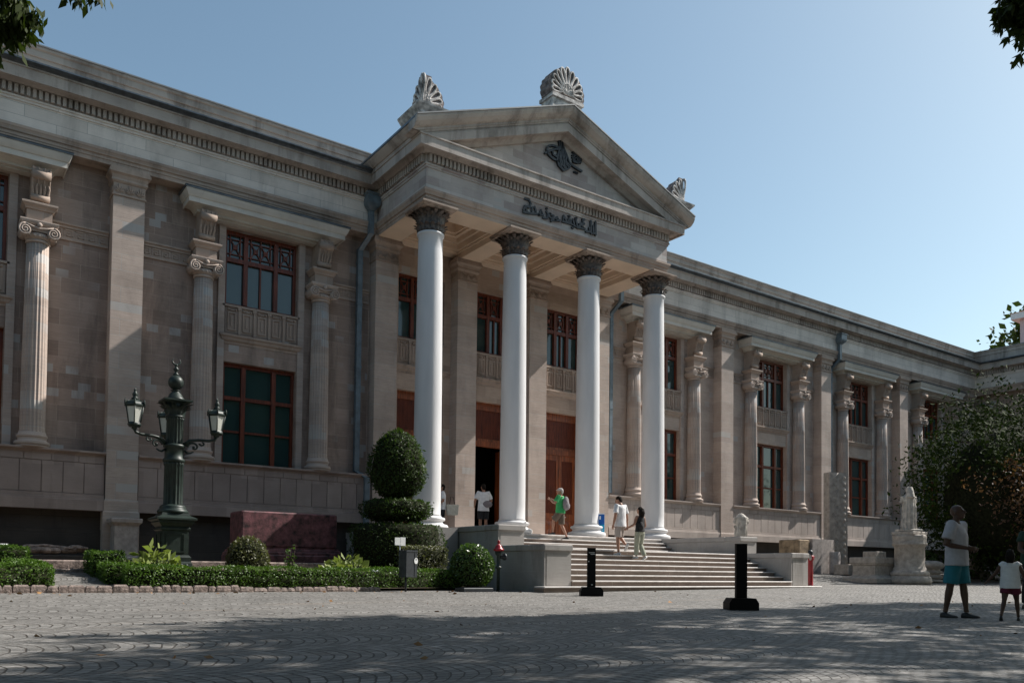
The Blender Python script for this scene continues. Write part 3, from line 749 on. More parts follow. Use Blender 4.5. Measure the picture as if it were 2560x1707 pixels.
# downpipes with hopper heads
def downpipe(x, z0, kink):
    y = 25.45; m = MB()
    m.box(x-.085, x+.085, y-.09, y+.06, 3.25, 10.7)
    for z in (4.6, 6.7, 8.8, 10.2): m.box(x-.1, x+.1, y-.105, y+.07, z, z+.07)
    m.prism([(x-.085, 10.68), (x+.085, 10.68), (x+.285, 11.15), (x+.115, 11.15)], y-.4, y-.25, 'y') if False else None
    m.rings([[(x-.085, y-.09, 10.65), (x+.085, y-.09, 10.65), (x+.085, y+.06, 10.65), (x-.085, y+.06, 10.65)], [(x+.10, 24.93, 11.12), (x+.27, 24.93, 11.12), (x+.27, 25.08, 11.12), (x+.10, 25.08, 11.12)], [(x+.10, 24.93, 12.0), (x+.27, 24.93, 12.0), (x+.27, 25.08, 12.0), (x+.10, 25.08, 12.0)]])
    if kink: m.rings([[(x-.085, y-.09, 3.26), (x+.085, y-.09, 3.26), (x+.085, y+.06, 3.26), (x-.085, y+.06, 3.26)], [(x+.1, 24.93, 3.0), (x+.27, 24.93, 3.0), (x+.27, 25.05, 3.0), (x+.1, 25.05, 3.0)], [(x+.1, 24.93, -.1), (x+.27, 24.93, -.1), (x+.27, 25.05, -.1), (x+.1, 25.05, -.1)]])
    p = m.build('downpipe', MAT['pipe'], museum)
    h = MB(); cx = x + .185
    h.rings([[(cx - w, 25.08 - d, z), (cx + w, 25.08 - d, z), (cx + w, 25.09, z), (cx - w, 25.09, z)] for w, d, z in ((.1, .17, 11.9), (.2, .3, 12.02), (.23, .34, 12.1), (.23, .34, 12.36), (.27, .38, 12.38), (.27, .38, 12.42))])
    h.build('hopper_head', MAT['pipe'], p)
downpipe(11.68, 0, True); downpipe(22.95, 0, False); downpipe(38.25, 0, False)
# ------------------------------------------------------------------ ground
def sstep(x, a, b):
    t = min(1, max(0, (x - a) / (b - a))); return t * t * (3 - 2 * t)
def gz(X, Y):
    """courtyard: rises gently towards the museum and to the right"""
    y = min(26, max(-25, Y)); x = min(45, X)
    return -.756 + .0157 * y + .0108 * max(0, x - 12) + .26 * sstep(X, 23.5, 27) * sstep(Y, 17.2, 20.2)

def fan_paving(name):
    t = NT(name); sp = t.n('SeparateXYZ'); t.l(t.obj(), sp.inputs[0])
    X, Y = sp.outputs[0], sp.outputs[1]
    P = 1.15; Rr = 0.70
    wob = t.noise(t.obj(), 0.5, 2)
    yw = t.math('ADD', Y, t.math('MULTIPLY', wob, 0.25))
    ym = t.math('SUBTRACT', t.math('PINGPONG', yw, P / 2), 0.0)                # 0..P/2 inside an arc
    ym = t.math('SUBTRACT', P / 2, ym)
    arc = t.math('SQRT', t.math('MAXIMUM', t.math('SUBTRACT', Rr * Rr, t.math('MULTIPLY', ym, ym)), 0.0001))
    arc2 = t.math('SUBTRACT', X, arc)
    u = t.math('MULTIPLY', t.math('ARCSINE', t.math('MINIMUM', t.math('DIVIDE', ym, Rr), 0.99)), Rr)
    sgn = t.math('FLOOR', t.math('DIVIDE', yw, P / 2))
    cb = t.n('CombineXYZ'); t.l(t.math('ADD', u, t.math('MULTIPLY', sgn, 0.37)), cb.inputs[0]); t.l(arc2, cb.inputs[1])
    nz = t.n('TexNoise'); nz.inputs['Scale'].default_value = 5; t.l(t.obj(), nz.inputs['Vector'])
    off = t.n('VectorMath', operation='MULTIPLY_ADD'); t.l(nz.outputs['Color'], off.inputs[0]); off.inputs[1].default_value = (.05, .05, 0); t.l(cb.outputs[0], off.inputs[2])
    k = t.n('TexBrick'); t.l(off.outputs[0], k.inputs['Vector'])
    k.inputs['Color1'].default_value = (.275, .262, .245, 1); k.inputs['Color2'].default_value = (.142, .135, .124, 1); k.inputs['Mortar'].default_value = (.06, .05, .04, 1)
    k.inputs['Scale'].default_value = 1; k.inputs['Brick Width'].default_value = .108; k.inputs['Row Height'].default_value = .108
    k.inputs['Mortar Size'].default_value = .009; k.inputs['Mortar Smooth'].default_value = .5
    c = k.outputs['Color']
    c = t.mix(.7, c, t.ramp(t.noise(t.obj(), .35, 6, .65), [(.3, .72), (.5, 1.0), (.7, 1.15)]), 'MULTIPLY')
    c = t.mix(.6, c, t.ramp(t.noise(t.obj(), 22, 3, .6), [(.3, .75), (.6, 1.08)]), 'MULTIPLY')
    tan = t.ramp(t.noise(t.map(t.obj(), (.25, 2.2, 1)), 1.0, 5, .7), [(.60, 0.0), (.72, 1.0)])
    c = t.mix(t.math('MULTIPLY', tan, .35), c, (.27, .2, .14))
    t.col(c); t.rough(.72)
    dome = t.math('MULTIPLY', k.outputs['Fac'], -1.0)
    t.bump(t.math('ADD', dome, t.math('MULTIPLY', t.noise(t.obj(), 30, 3), .5)), .9, .03)
    return t.m
MAT['paving'] = fan_paving('fan_laid_granite_setts')
xs = [-800, -200, -60] + [-20 + 2*i for i in range(41)] + [70, 120, 300, 800]
ys = [-800, -200, -60] + [-20 + 1.2*i for i in range(40)] + [40, 120, 800]
m = MB(); nx = len(xs)
v = [(x, y, gz(x, y)) for y in ys for x in xs]
m.add(v, [(j*nx+i, j*nx+i+1, (j+1)*nx+i+1, (j+1)*nx+i) for j in range(len(ys)-1) for i in range(nx-1)], True)
tag(m.build('ground', MAT['paving']), kind='structure')

MAT['soil'] = plain('dry_garden_soil', (.10, .075, .05), .95, .4, 5, bump=.6)
# garden slope behind the kerb, terrace at the wall, paved path between the hedges
def garden_z(Y): return -.47 + .04 + .27 * sstep(Y, 17.3, 20.2)
gx = [-12, -6, -2, 0, 1, 2, 3, 4, 6, 8, 10, 11.9]; gy = [17.15, 17.6, 18.2, 18.8, 19.4, 20.0, 20.35]
m = MB(); v = [(x, y, garden_z(y) + random.uniform(-.015, .015)) for y in gy for x in gx]; n = len(gx)
m.add(v, [(j*n+i, j*n+i+1, (j+1)*n+i+1, (j+1)*n+i) for j in range(len(gy)-1) for i in range(n-1)], True)
tag(m.build('garden_bed', MAT['soil']), kind='structure')
tag(MB().box(-12, 12.0, 20.52, 25.5, -.7, .12).build('garden_terrace', MAT['soil']), kind='structure')
MAT['kerb'] = plain('rough_pink_granite', (.24, .185, .16), .8, .4, 9, bump=.8)
MAT['kerb_top'] = MAT['kerb']
m = MB()
for a, b in ((-12, 1.55), (1.56, 3.2), (3.21, 7.0), (7.01, 12.0)):
    m.bbox(a, b, 20.28, 20.54, -.3, .15 if b != 3.2 else .13, .025)
m.bbox(1.7, 3.3, 19.95, 20.27, -.4, -.06, .02)
tag(m.build('terrace_kerb', MAT['kerb']), kind='structure')
pth = [(1.95, 17.12), (3.5, 17.12), (2.9, 18.4), (2.75, 19.95), (1.8, 19.95)]
m = MB(); v = []
rows = [(17.12, 1.9, 3.55), (17.8, 1.95, 3.3), (18.5, 1.9, 3.05), (19.3, 1.85, 2.95), (19.96, 1.8, 2.95)]
for y, a, b in rows:
    for i in range(5): x = a + (b-a)*i/4; v.append((x, y, garden_z(y) + .03))
m.add(v, [(j*5+i, j*5+i+1, (j+1)*5+i+1, (j+1)*5+i) for j in range(4) for i in range(4)], True)
tag(m.build('garden_path', MAT['paving']), kind='structure')

# kerb of rough setts: every stone its own object
x = -3.2; k = 0
while x < 8.2:
    w = random.uniform(.15, .30); h = random.uniform(.11, .15) - (.03 if x > 5.2 else 0)
    z0 = gz(x, 17) - .06; mb = MB(); rings = []
    for zz, ins in ((0, .0), (.05 + h * .4, -.006), (h + .03, .004), (h + .06, .03)):
        rings.append([(sx * (w/2 - .008 - ins) + random.uniform(-.008, .008), sy * (.085 - ins) + random.uniform(-.008, .008), zz) for sx, sy in ((-1,-1),(0,-1.08),(1,-1),(1.04,0),(1,1),(0,1.05),(-1,1),(-1.04,0))])
    mb.rings(rings)
    o = mb.build('kerb_stone', MAT['kerb']); o.location = (x + w/2, 17.03 + random.uniform(-.012, .012), z0)
    tag(o, 'rough pinkish granite sett in the kerb along the hedge', 'kerb stone', 'kerb stones edging the hedge')
    x += w; k += 1

# ------------------------------------------------------------------ entrance stairs
stairs = thing('entrance_stairs', 'wide marble stairs with low side walls rising to the portico', 'stairs', (0, 0, 0))
CX0, CX1 = 12.35, 22.05; CW = .87             # outer left / inner right of the cheek walls
IX0, IX1 = CX0 + CW, CX1
def step(y0, y1, z, zlow, x0, x1):
    """one step: riser block with a projecting rounded edge, toned light as if sunlit"""
    s = MB().box(x0, x1, y0, y1, zlow, z - .034).build('step', MAT['step'], stairs)
    prof = [(y0 - .028, z - .034), (y0 - .038, z - .024), (y0 - .038, z - .010), (y0 - .026, z), (y1, z), (y1, z - .0335)]
    MB().prism(prof, x0 + .001, x1 - .001, 'x').build('nosing', MAT['nosing'], s)
z = -.36; RS = .1426
step(15.70, 16.08, z, -.7, CX0 - .25, CX1 + CW + .2)
for k in range(1, 8):
    y0 = 15.70 + .32 * k; z = -.36 + RS * k
    y1 = y0 + .36 if k < 7 else 21.0
    step(y0, y1, z, z - .3, IX0, IX1)
LZ = z
for k in range(1, 5):
    y0 = 20.88 + .245 * (k - 1); zz = LZ + RS * k + (.0115 if k == 4 else 0)
    if k < 4: step(y0, y0 + .29, zz, LZ - .1, IX0, IX1)
MAT['floor'] = plain('portico_floor_marble', (.42, .39, .36), .4, .12, 3)
s = MB().box(IX0 + .0, IX1 - .0, 21.615, 25.59, .6, FZ - .05).build('portico_floor', MAT['floor'], stairs)
MB().prism([(21.6, FZ-.05), (21.585, FZ-.035), (21.585, FZ-.012), (21.6, FZ), (25.592, FZ), (25.592, FZ-.0495)], IX0 + .001, IX1 - .001, 'x').build('nosing', MAT['nosing'], s)
for a, b in ((11.5, IX0), (IX1, 23.3)):
    MB().box(a, b, 21.62, 25.585, -.6, FZ).build('portico_floor', MAT['floor'], stairs)
def cheek(x0, x1):
    for y0, y1, zt in ((18.0, 21.64, 1.232), (16.0, 18.03, .668)):
        b = MB(); b.box(x0+.03, x1-.03, y0+.6, y1, -.6, zt-.16)
        b.box(x0+.012, x1-.012, y0+.03, y0+.6, -.6, zt-.16)
        b.box(x0+.08, x1-.08, y0+.022, y0+.03, -.34 if y0 < 17 else .66, zt-.24)
        c = b.build('cheek_wall', MAT['marble'], stairs)
        k = MB().bbox(x0-.02, x1+.02, y0-.015, y0+.66, zt-.158, zt, .022)
        k.bbox(x0, x1, y0+.655, y1, zt-.157, zt-.002, .018)
        k.build('coping', MAT['marble'], c)
cheek(CX0, CX0 + CW); cheek(CX1, CX1 + CW)
m = MB().box(11.35, 12.33, 20.0, 25.5, -.6, FZ - .02); m.build('portico_plinth', MAT['marble'], stairs)

# ------------------------------------------------------------------ candelabra lamp
MAT['lampgreen'] = plain('dark_green_cast_iron', (.019, .029, .024), .45, .25, 6, spec=.35)
MAT['lampglass'] = plain('frosted_lamp_glass', (.62, .62, .56), .25, .05, 3)
LB = -.38
lamp = thing('street_lamp', 'dark green cast iron three-armed lamp post topped by ball and crescent', 'lamp post', (4.5, 19.3, LB), .02)
LD = .22
LAMPZ = .90
def lp(mb, name, mat='lampgreen', parent=lamp):
    mb.v = [(p[0], p[1], p[2]*LAMPZ) for p in mb.v]; return mb.build(name, MAT[mat], parent)
m = MB()
m.rings([[(sx*w, sy*w, z) for sx, sy in ((-1,-1),(1,-1),(1,1),(-1,1))] for w, z in ((w_*.78, z_) for w_, z_ in ((.52,0),(.52,.36),(.47,.38),(.44,.52),(.42,.56),(.42,.66),(.385,.7),(.36,.72),(.36,1.3),(.40,1.33),(.40,1.37),(.37,1.4),(.44,1.47),(.47,1.5),(.47,1.54),(.54,1.57),(.54,1.61),(.38,1.68),(.36,1.74),(.1,1.74)))])
for s in (-1, 1):
    for ax in (0, 1):
        for (a0, a1, z0, z1) in ((-.2, .2, .78, .81), (-.2, .2, 1.22, 1.25), (-.2, -.17, .81, 1.22), (.17, .2, .81, 1.22)):
            if ax == 0: m.box(a0, a1, s*.277 - .02, s*.277 + .02, z0, z1)
            else: m.box(s*.277 - .02, s*.277 + .02, a0, a1, z0, z1)
        for q in range(5):
            a = -.22 + q*.11
            c = (a, s*.345, .46) if ax == 0 else (s*.345, a, .46)
            m.ellipsoid(c, (.05, .05, .05), 8, 6)
lp(m, 'pedestal')
m = MB().lathe([(.32,1.74),(.33,1.78),(.30,1.83),(.27,1.85),(.28,1.89),(.25,1.93),(.225,1.95)], n=32)
m.lathe([(.215,1.93),(.205,1.97),(.20,2.9),(.215,2.92),(.22,2.98),(.2,3.0)], n=96, flute=16, depth=.022)
m.lathe([(.2,2.98),(.23,3.0),(.235,3.06),(.2,3.1),(.2,3.34),(.235,3.36),(.23,3.42),(.19,3.44)], n=32)
m.lathe([(.19,3.42),(.185,3.45),(.175,4.02),(.19,4.04),(.195,4.08),(.17,4.1)], n=96, flute=16, depth=.02)
lp(m, 'shaft')
m = MB().lathe([(.16,4.08),(.2,4.1),(.2,4.13),(.17,4.15),(.18,4.3),(.25,4.42),(.15,4.42)], n=24)
acanthus(m, 10, 4.13, .26, .17, .27, .065); acanthus(m, 8, 4.2, .28, .18, .31, .06, .5)
m.sweep([(-.25,.25),(-.25,-.25),(.25,-.25),(.25,.25),(-.25,.25)], [(-.2,4.44),(.0,4.44),(.05,4.48),(.05,4.52),(-.2,4.52)], caps=False); m.box(-.2,.2,-.2,.2,4.42,4.53)
lp(m, 'capital')
m = MB().lathe([(.2,4.53),(.2,4.56),(.16,4.6),(.13,4.68),(.09,4.72),(.08,4.75),(.11,4.77),(.06,4.79)], n=24)
m.ellipsoid((0,0,4.97), (.165,.165,.185), 24, 16)
m.lathe([(.06,5.14),(.07,5.17),(.035,5.2),(.03,5.24),(.055,5.28),(.06,5.31),(.03,5.34),(.025,5.38),(.045,5.4),(.02,5.43)], n=16)
pts = []; rr = []
for i in range(17):
    a = R(38) + (2*PI - R(76)) * i / 16
    pts.append((.085*math.sin(a), 0, 5.50 + .085*math.cos(a))); rr.append(.004 + .02*math.sin(PI*i/16))
m.tube(pts, rr, 8); lp(m, 'finial')
def lantern(ang, zoff):
    """scrolled arm with a six-sided lantern"""
    ca, sa = math.cos(ang), math.sin(ang)
    def W(r, z, t=0): return (ca*r - sa*t, sa*r + ca*t, z)
    m = MB(); z = 3.2 + LD
    m.tube([W(.18, z+.0), W(.32, z+.14), W(.5, z+.17), W(.72, z+.17), W(.84, z+.2), W(.88, z+.28)], [.05, .042, .038, .036, .036, .035], 8)
    for c, r0, s, e in (((.40, z-.02), .13, 1, 5.4), ((.58, z+.09), .06, -1, 5.0)):
        pts = []; rad = []
        for i in range(20):
            t = i/19*e; r_ = r0*(1 - t/7.2)
            pts.append(W(c[0] - r_*math.cos(t), c[1] + s*r_*math.sin(t))); rad.append(.026 - .008*i/19)
        m.tube(pts, rad, 6)
    m.tube([W(.2, z-.12), W(.28, z-.18), W(.34, z-.17), W(.40, z-.13)], [.03, .03, .022, .016], 6)
    m.ellipsoid(W(.40, z-.02), (.035,.035,.035), 8, 6)
    m.lathe([(.02,-.0),(.06,.02),(.05,.06),(.09,.1),(.13,.12),(.13,.145),(.05,.15)], W(.88, z+.26), 16)
    arm = lp(m, 'lamp_arm')
    bz = z + .41; c = MB(); h = .46; r0, r1 = .155, .225; SC = .86
    for i in range(6):
        a = PI/3*i + .3
        p, q = (r0*math.cos(a), r0*math.sin(a), 0), (r1*math.cos(a), r1*math.sin(a), h)
        c.tube([p, q], .014, 6)
    hexa = lambda r, zz: [(r*math.cos(PI/3*i+.3), r*math.sin(PI/3*i+.3), zz) for i in range(6)]
    c.rings([hexa(.165, -.02), hexa(.17, .0), hexa(.16, .02)]); c.rings([hexa(.225, h-.02), hexa(.25, h), hexa(.255, h+.04), hexa(.23, h+.06)])
    c.rings([hexa(.235, h+.06), hexa(.2, h+.12), hexa(.12, h+.18), hexa(.08, h+.2)])
    for i in range(6):
        a = PI/3*i + .3; x, y = .25*math.cos(a), .25*math.sin(a)
        c.tube([(x, y, h+.03), (x*1.02, y*1.02, h+.09), (x, y, h+.13), (x, y, h+.2)], [.028, .016, .024, .003], 6)
        c.tube([(x, y, h+.06), (x*.8, y*.8, h+.13), (x*.5, y*.5, h+.17)], .012, 5)
    c.lathe([(.08,h+.2),(.09,h+.23),(.05,h+.27),(.065,h+.32),(.07,h+.35),(.035,h+.42),(.03,h+.45),(.04,h+.47),(.015,h+.5),(.006,h+.56)], n=14)
    c.lathe([(.13,-.1),(.16,-.05),(.165,-.02),(.05,-.02)], n=12)
    o = W(.88, bz)
    c.v = [(p[0]*SC+o[0], p[1]*SC+o[1], p[2]*SC+o[2]) for p in c.v]
    lan = lp(c, 'lantern')
    g = MB().rings([hexa(.148, .02), hexa(.215, h-.02)]); g.v = [(p[0]*SC+o[0], p[1]*SC+o[1], p[2]*SC+o[2]) for p in g.v]
    lp(g, 'lantern_glass', 'lampglass', lan)
lantern(R(190), 0); lantern(R(-10) + .0, 0); lantern(R(87), 0)

# ------------------------------------------------------------------ stones in the garden, left
MAT['porphyry'] = plain('purple_porphyry', (.115, .042, .047), .6, .6, 7, bump=.3)
MAT['grey_marble'] = plain('grey_weathered_marble', (.33, .295, .275), .75, .16, 7, bump=.4)
MAT['old_marble'] = plain('old_marble', (.40, .355, .31), .75, .18, 6, bump=.4)
MAT['tan_stone'] = plain('tan_sandstone', (.30, .22, .14), .85, .3, 5, bump=.5)
sar = thing('sarcophagus', 'massive purple porphyry sarcophagus chest on a stepped plinth by the hedge', 'sarcophagus', (7.85, 21.55, .10), 0)
m = MB(); 
m.rings([[(x, y, z) for x, y in ((-1.42-b,-.62-b),(1.42+b,-.62-b),(1.42+b,.62+b),(-1.42-b,.62+b))] for b, z in ((.02,.0),(.02,.22),(.0,.25),(.0,.3),(-.04,.33),(-.05,.38),(-.09,.40),(-.09,.44))]); m.build('plinth', MAT['porphyry'], sar)
MB().bbox(-1.28, 1.30, -.5, .5, .44, 1.36, .035).build('chest', MAT['porphyry'], sar)
ped = thing('stone_pedestal', 'grey marble pedestal block with moulded top standing against the dark basement', 'pedestal', (4.5, 24.65, .12), 0); ped.scale = (1.12, 1.12, 1.14)
MB().box(-.26,.26,-.26,.26,.14,.86).build('shaft', MAT['grey_marble'], ped)
MB().bbox(-.35,.35,-.35,.35,.0,.14,.03).build('base', MAT['grey_marble'], ped)
m = MB().rings([[(sx*w, sy*w, z) for sx, sy in ((-1,-1),(1,-1),(1,1),(-1,1))] for w, z in ((.27,.86),(.3,.9),(.34,.94),(.35,1.02),(.33,1.04))]); m.build('cap', MAT['grey_marble'], ped)
fos = MB()
for i in range(9):
    x = -.55 + i*.135 + random.uniform(-.03,.03)
    fos.ellipsoid((x, random.uniform(-.06,.06), .11 + random.uniform(-.02,.03)), (.17, .15, .075 + random.uniform(0,.03)), 9, 6, False)
    fos.ellipsoid((x+.05, random.uniform(-.1,.04), .2 + random.uniform(-.04,.01)), (.15, .1, .04), 8, 5, False)
fos = fos.build('stone_fragment', MAT['kerb'], None, fix=False); fos.location = (2.82, 24.6, .28); fos.scale = (1.1, 1.1, 1.15); tag(fos, 'long weathered pinkish stone fragment with layered cracks lying behind the left hedge', 'stone')
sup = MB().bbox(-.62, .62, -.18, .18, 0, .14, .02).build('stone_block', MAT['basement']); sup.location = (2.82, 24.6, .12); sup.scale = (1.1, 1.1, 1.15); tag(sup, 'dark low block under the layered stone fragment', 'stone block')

MAT['white'] = plain('white_enamel', (.75, .76, .76), .35, .03, 4)
def plaque(x, y, z, label, rz=0, w=.34):
    p = thing('information_plaque', label, 'plaque', (x, y, z), rz)
    MB().rings([[(-w/2, -.12, .20), (w/2, -.12, .20), (w/2, .12, .29), (-w/2, .12, .29)], [(-w/2, -.12, .215), (w/2, -.12, .215), (w/2, .12, .305), (-w/2, .12, .305)]]).build('panel', MAT['white'], p)
    MB().box(-.05, .05, -.03, .03, 0, .24).build('stand', MAT['iron'], p)
plaque(1.35, 20.42, .15, 'small tilted white plaque on the terrace kerb at the far left', 0, .28)
plaque(9.05, 18.6, -.3, 'small tilted white plaque in the bed behind the long hedge', 0)

# litter bin on a post, small sign, hydrants, way markers
b = thing('litter_bin', 'black metal litter bin on a post with a round white sticker', 'litter bin', (9.0, 16.72, gz(9, 16.72)), .25)
MB().box(-.165, .165, -.12, .12, .33, .92).box(-.175, .175, -.13, .13, .90, .94).box(.08, .11, -.128, -.12, .36, .88).build('bin', MAT['iron'], b)
MB().tube([(-.05, .02, 0), (-.05, .02, .33)], .022).tube([(-.05, .135, .3), (-.05, .135, .95)], .02).build('post', MAT['iron'], b)
n = 24; m = MB().prism([(.12 + .055*math.cos(2*PI*k/n), .70 + .07*math.sin(2*PI*k/n)) for k in range(n)], -.132, -.126, 'y'); st = m.build('sticker', MAT['white'], b)
MB().box(.10, .14, -.1335, -.1325, .735, .75).box(.10, .14, -.1335, -.1325, .715, .725).build('printed_lines', MAT['iron'], st)
s = thing('small_sign', 'small pale two-leaf sign plate on a thin post behind the bin', 'sign', (9.7, 18.45, -.32), .1)
MB().box(-.16, -.005, -.006, .006, .93, 1.12).box(.005, .15, -.006, .006, .92, 1.13).build('plate', MAT['white'], s)
MB().tube([(0, .02, 0), (0, .02, .98)], .014).build('post', MAT['pipe'], s)
MAT['red'] = plain('red_enamel', (.30, .012, .02), .3, .12, 4)
h = thing('standpipe_hydrant', 'dark green hydrant standpipe with a red cap beside the stairs', 'hydrant', (11.33, 16.5, gz(11.33, 16.5)))
MB().lathe([(.04,0),(.04,.55),(.075,.56),(.075,.6),(.045,.61),(.045,.86),(.08,.9),(.09,.98),(.02,.99)], n=20).build('pipe', MAT['lampgreen'], h)
MB().lathe([(.09,.975),(.125,.98),(.125,1.03),(.09,1.04),(.085,1.08),(.05,1.13),(.03,1.14),(.025,1.17),(.035,1.18),(.03,1.23),(.008,1.24)], n=20).build('cap', MAT['red'], h)
k = MB().lathe([(.02,-.02),(.05,-.0),(.055,.08),(.085,.09),(.085,.13),(.02,.135)], n=16); q = MB(); q.add([(p[2]+.05, p[1]-.02, .84+p[0]) for p in k.v], k.f, True); q.build('outlet', MAT['iron'], h)
h = thing('hydrant', 'bright red pillar hydrant with a grey outlet right of the stairs', 'hydrant', (24.0, 16.7, gz(24, 16.7)))
MB().lathe([(.10,0),(.085,.02),(.085,.82),(.11,.84),(.12,.9),(.12,.98),(.08,1.0)], n=20).build('pipe', MAT['red'], h)
MB().lathe([(.08,1.0),(.07,1.02),(.085,1.06),(.085,1.12),(.05,1.17),(.01,1.18)], n=16).build('cap', MAT['iron'], h)
q = MB(); k = MB().lathe([(.02,0),(.07,0),(.07,.06),(.095,.065),(.095,.1),(.02,.105)], n=16); q.add([(-.06-p[2]*.9, -.05-p[1]*.5-p[2]*.5, .92+p[0]) for p in k.v], k.f, True); q.build('outlet', MAT['grey_marble'], h)
d = MB().bbox(-.42, .42, -.2, .2, 0, .11, .015).box(-.36, .36, -.14, .14, .11, .12).build('metal_cover', MAT['iron']); d.location = (10.68, 16.55, gz(10.68, 16.55) - .02); tag(d, 'flat dark metal utility box at the foot of the round bush', 'utility box')
MAT['black_panel'] = plain('black_powder_coat', (.005, .005, .006), .55, .1, 5, spec=.15)
def marker(x, y, w, label, rz, ht, txt, bw=.25):
    p = thing('information_post', label, 'information post', (x, y, gz(x, y)), rz, None)
    m = MB().prism([(-bw, 0), (bw, 0), (bw, .12), (bw*.8, .2), (-bw*.8, .2), (-bw, .12)], -.2, .2, 'y'); m.build('base', MAT['black_panel'], p)
    MB().box(-w*.5, w*.5, -.05, .05, .2, ht).build('panel', MAT['black_panel'], p)
    t_ = MB()
    if txt:
        for k, (a, b, z) in enumerate(((-.06, .07, ht-.115), (-.02, .07, ht-.15))):
            for j in range(7): t_.box(a + (b-a)*j/7, a + (b-a)*(j+.62)/7, -.0515, -.05, z, z + .018)
            t_.build('lettering', MAT['white'], p); t_ = MB()
        t_.prism([(-.08, ht-.30), (-.055, ht-.285), (-.055, ht-.315)], -.0515, -.05, 'y')
        t_.build('arrow', MAT['white'], p); MB().box(-.005, .03, -.0515, -.05, .24, .262).build('logo', MAT['white'], p)
marker(12.2, 14.1, .185, 'slim black information post before the stairs, farther from the viewer', -.6, 1.07, True)
marker(11.35, 9.25, .185, 'slim black information post nearest the viewer, at the shadow edge', -.6, 1.12, False)
marker(.36, 10.42, .185, 'black post base cut off by the left edge of the view', -.2, 1.1, False)
MAT['blue'] = plain('blue_print', (.01, .11, .42), .4, .1, 2)
MAT['cyan'] = plain('cyan_print', (.0, .36, .62), .4, .1, 2)
bn = thing('banner_stand', 'narrow blue and cyan banner stand beside the third portico column', 'banner', (19.32, 21.85, FZ), -.55)
MB().box(-.14, .14, -.01, .01, .03, .84).build('frame', MAT['white'], bn)
MB().box(-.11, .13, -.013, -.0105, .44, .80).build('upper_print', MAT['blue'], bn)
MB().box(-.11, .13, -.013, -.0105, .05, .4395).build('lower_print', MAT['cyan'], bn)
MB().box(-.05, .0, -.0145, -.0135, .62, .74).build('logo', MAT['white'], bn)
for a_, b_, c_, d_ in ((-.08, .06, .34, .36), (-.08, .09, .24, .255), (-.08, .02, .28, .29)): MB().box(a_, b_, -.0145, -.0135, c_, d_).build('lettering', MAT['white'], bn)
MB().box(-.13, .13, -.09, .09, 0, .03).build('foot', MAT['grey_marble'], bn)
MAT['steel'] = plain('brushed_steel', (.36, .38, .40), .35, .08, 6, metal=.3)
le = thing('reading_lectern', 'grey steel information lectern with tilted top beside the fourth column', 'lectern', (20.3, 21.95, FZ), -.62)
MB().box(-.09, .09, -.04, .04, 0, 1.02).build('post', MAT['steel'], le)
MB().rings([[(-.16,-.12,1.02),(.16,-.12,1.02),(.16,.14,1.18),(-.16,.14,1.18)],[(-.16,-.12,1.06),(.16,-.12,1.06),(.16,.14,1.22),(-.16,.14,1.22)]]).build('panel', MAT['steel'], le)

# ------------------------------------------------------------------ antique stones on the right
def stone_obj(mb, name, mat, loc, label, cat, rz=0, fix=True):
    o = mb.build(name, MAT[mat], None, fix); o.location = loc; o.rotation_euler = (0, 0, rz); return tag(o, label, cat)
g_ = lambda x, y: gz(x, y)
stone_obj(MB().bbox(-.36, .36, -.5, .5, 0, 1.40, .03), 'stone_slab', 'tan_stone', (29.5, 21.3, g_(29.5, 21.3)), 'upright tan sandstone slab behind the red hydrant', 'stone slab')
m = MB(); m.rings([[(x+.01*z, y, z) for x, y in ((-.8,-.45),(-.2,-.47),(.5,-.45),(.8,-.4),(.83,.4),(-.8,.45))] for z in (0,.4,1.0,1.44)]); stone_obj(m, 'stone_block', 'grey_marble', (30.75, 21.2, g_(30.7, 21.2)), 'big grey marble block standing left of the tall carved pillar', 'stone block')
m = MB().lathe([(.24,0),(.22,.1),(.215,.9),(.2,.92)], n=20); stone_obj(m, 'column_drum', 'grey_marble', (31.0, 20.4, g_(31, 20.4)), 'short bluish column drum between grey block and carved pillar', 'column drum')
pil = thing('carved_pillar', 'tall flat carved marble pillar with rough broken right edge', 'pillar', (32.0, 21.0, g_(32, 21)), -.35)
m = MB(); rings = []
for k in range(34):
    z = 4.33*k/33; j = random.uniform(-.035, .035)
    rings.append([(-.48,-.2,z),(.42+j*.3,-.2,z),(.47+j,-.1+j,z),(.46+j,.12,z),(.4,.2,z),(-.48,.2,z)])
m.rings(rings); m.build('shaft', MAT['old_marble'], pil)
m = MB()
for k in range(11):
    z = .35 + k*.36; s = 1 if k % 2 else -1; pts = []
    for i in range(16):
        t = i/15*5.2; r_ = .15*(1-t/7.5); pts.append((-.2 + s*r_*math.cos(t), -.205, z + r_*math.sin(t)))
    m.tube(pts, .017, 5); m.tube([(-.2+s*.15,-.205,z),(-.2,-.205,z+.18),(-.2-s*.15,-.205,z+.36)], .016, 5)
for x in (-.42, .04, .1): m.box(x, x+.02, -.215, -.2, .1, 4.25)
for k in range(16): m.ellipsoid((.25, -.2, .2+k*.26), (.09,.03,.11), 8, 6)
m.build('relief', MAT['old_marble'], pil)
stone_obj(MB().bbox(-.44,.44,-.4,.4,0,.43,.02), 'stone_block', 'old_marble', (31.0, 19.75, g_(31, 19.75)), 'low square pale block in front of the carved pillar', 'stone block', -.2)
m = MB()
for i in range(7): m.ellipsoid((random.uniform(-.4,.4), random.uniform(-.2,.2), .2+random.uniform(-.05,.12)), (.32,.25,.2), 9, 7, False)
stone_obj(m, 'rough_stone', 'tan_stone', (32.6, 20.2, g_(32.6, 20.2)), 'rough arched boulder between square block and altar', 'stone', 0, False)
alt = thing('altar_block', 'moulded marble altar block in front of the statue pedestal', 'altar', (29.75, 17.5, g_(29.7, 17.5)), -.12)
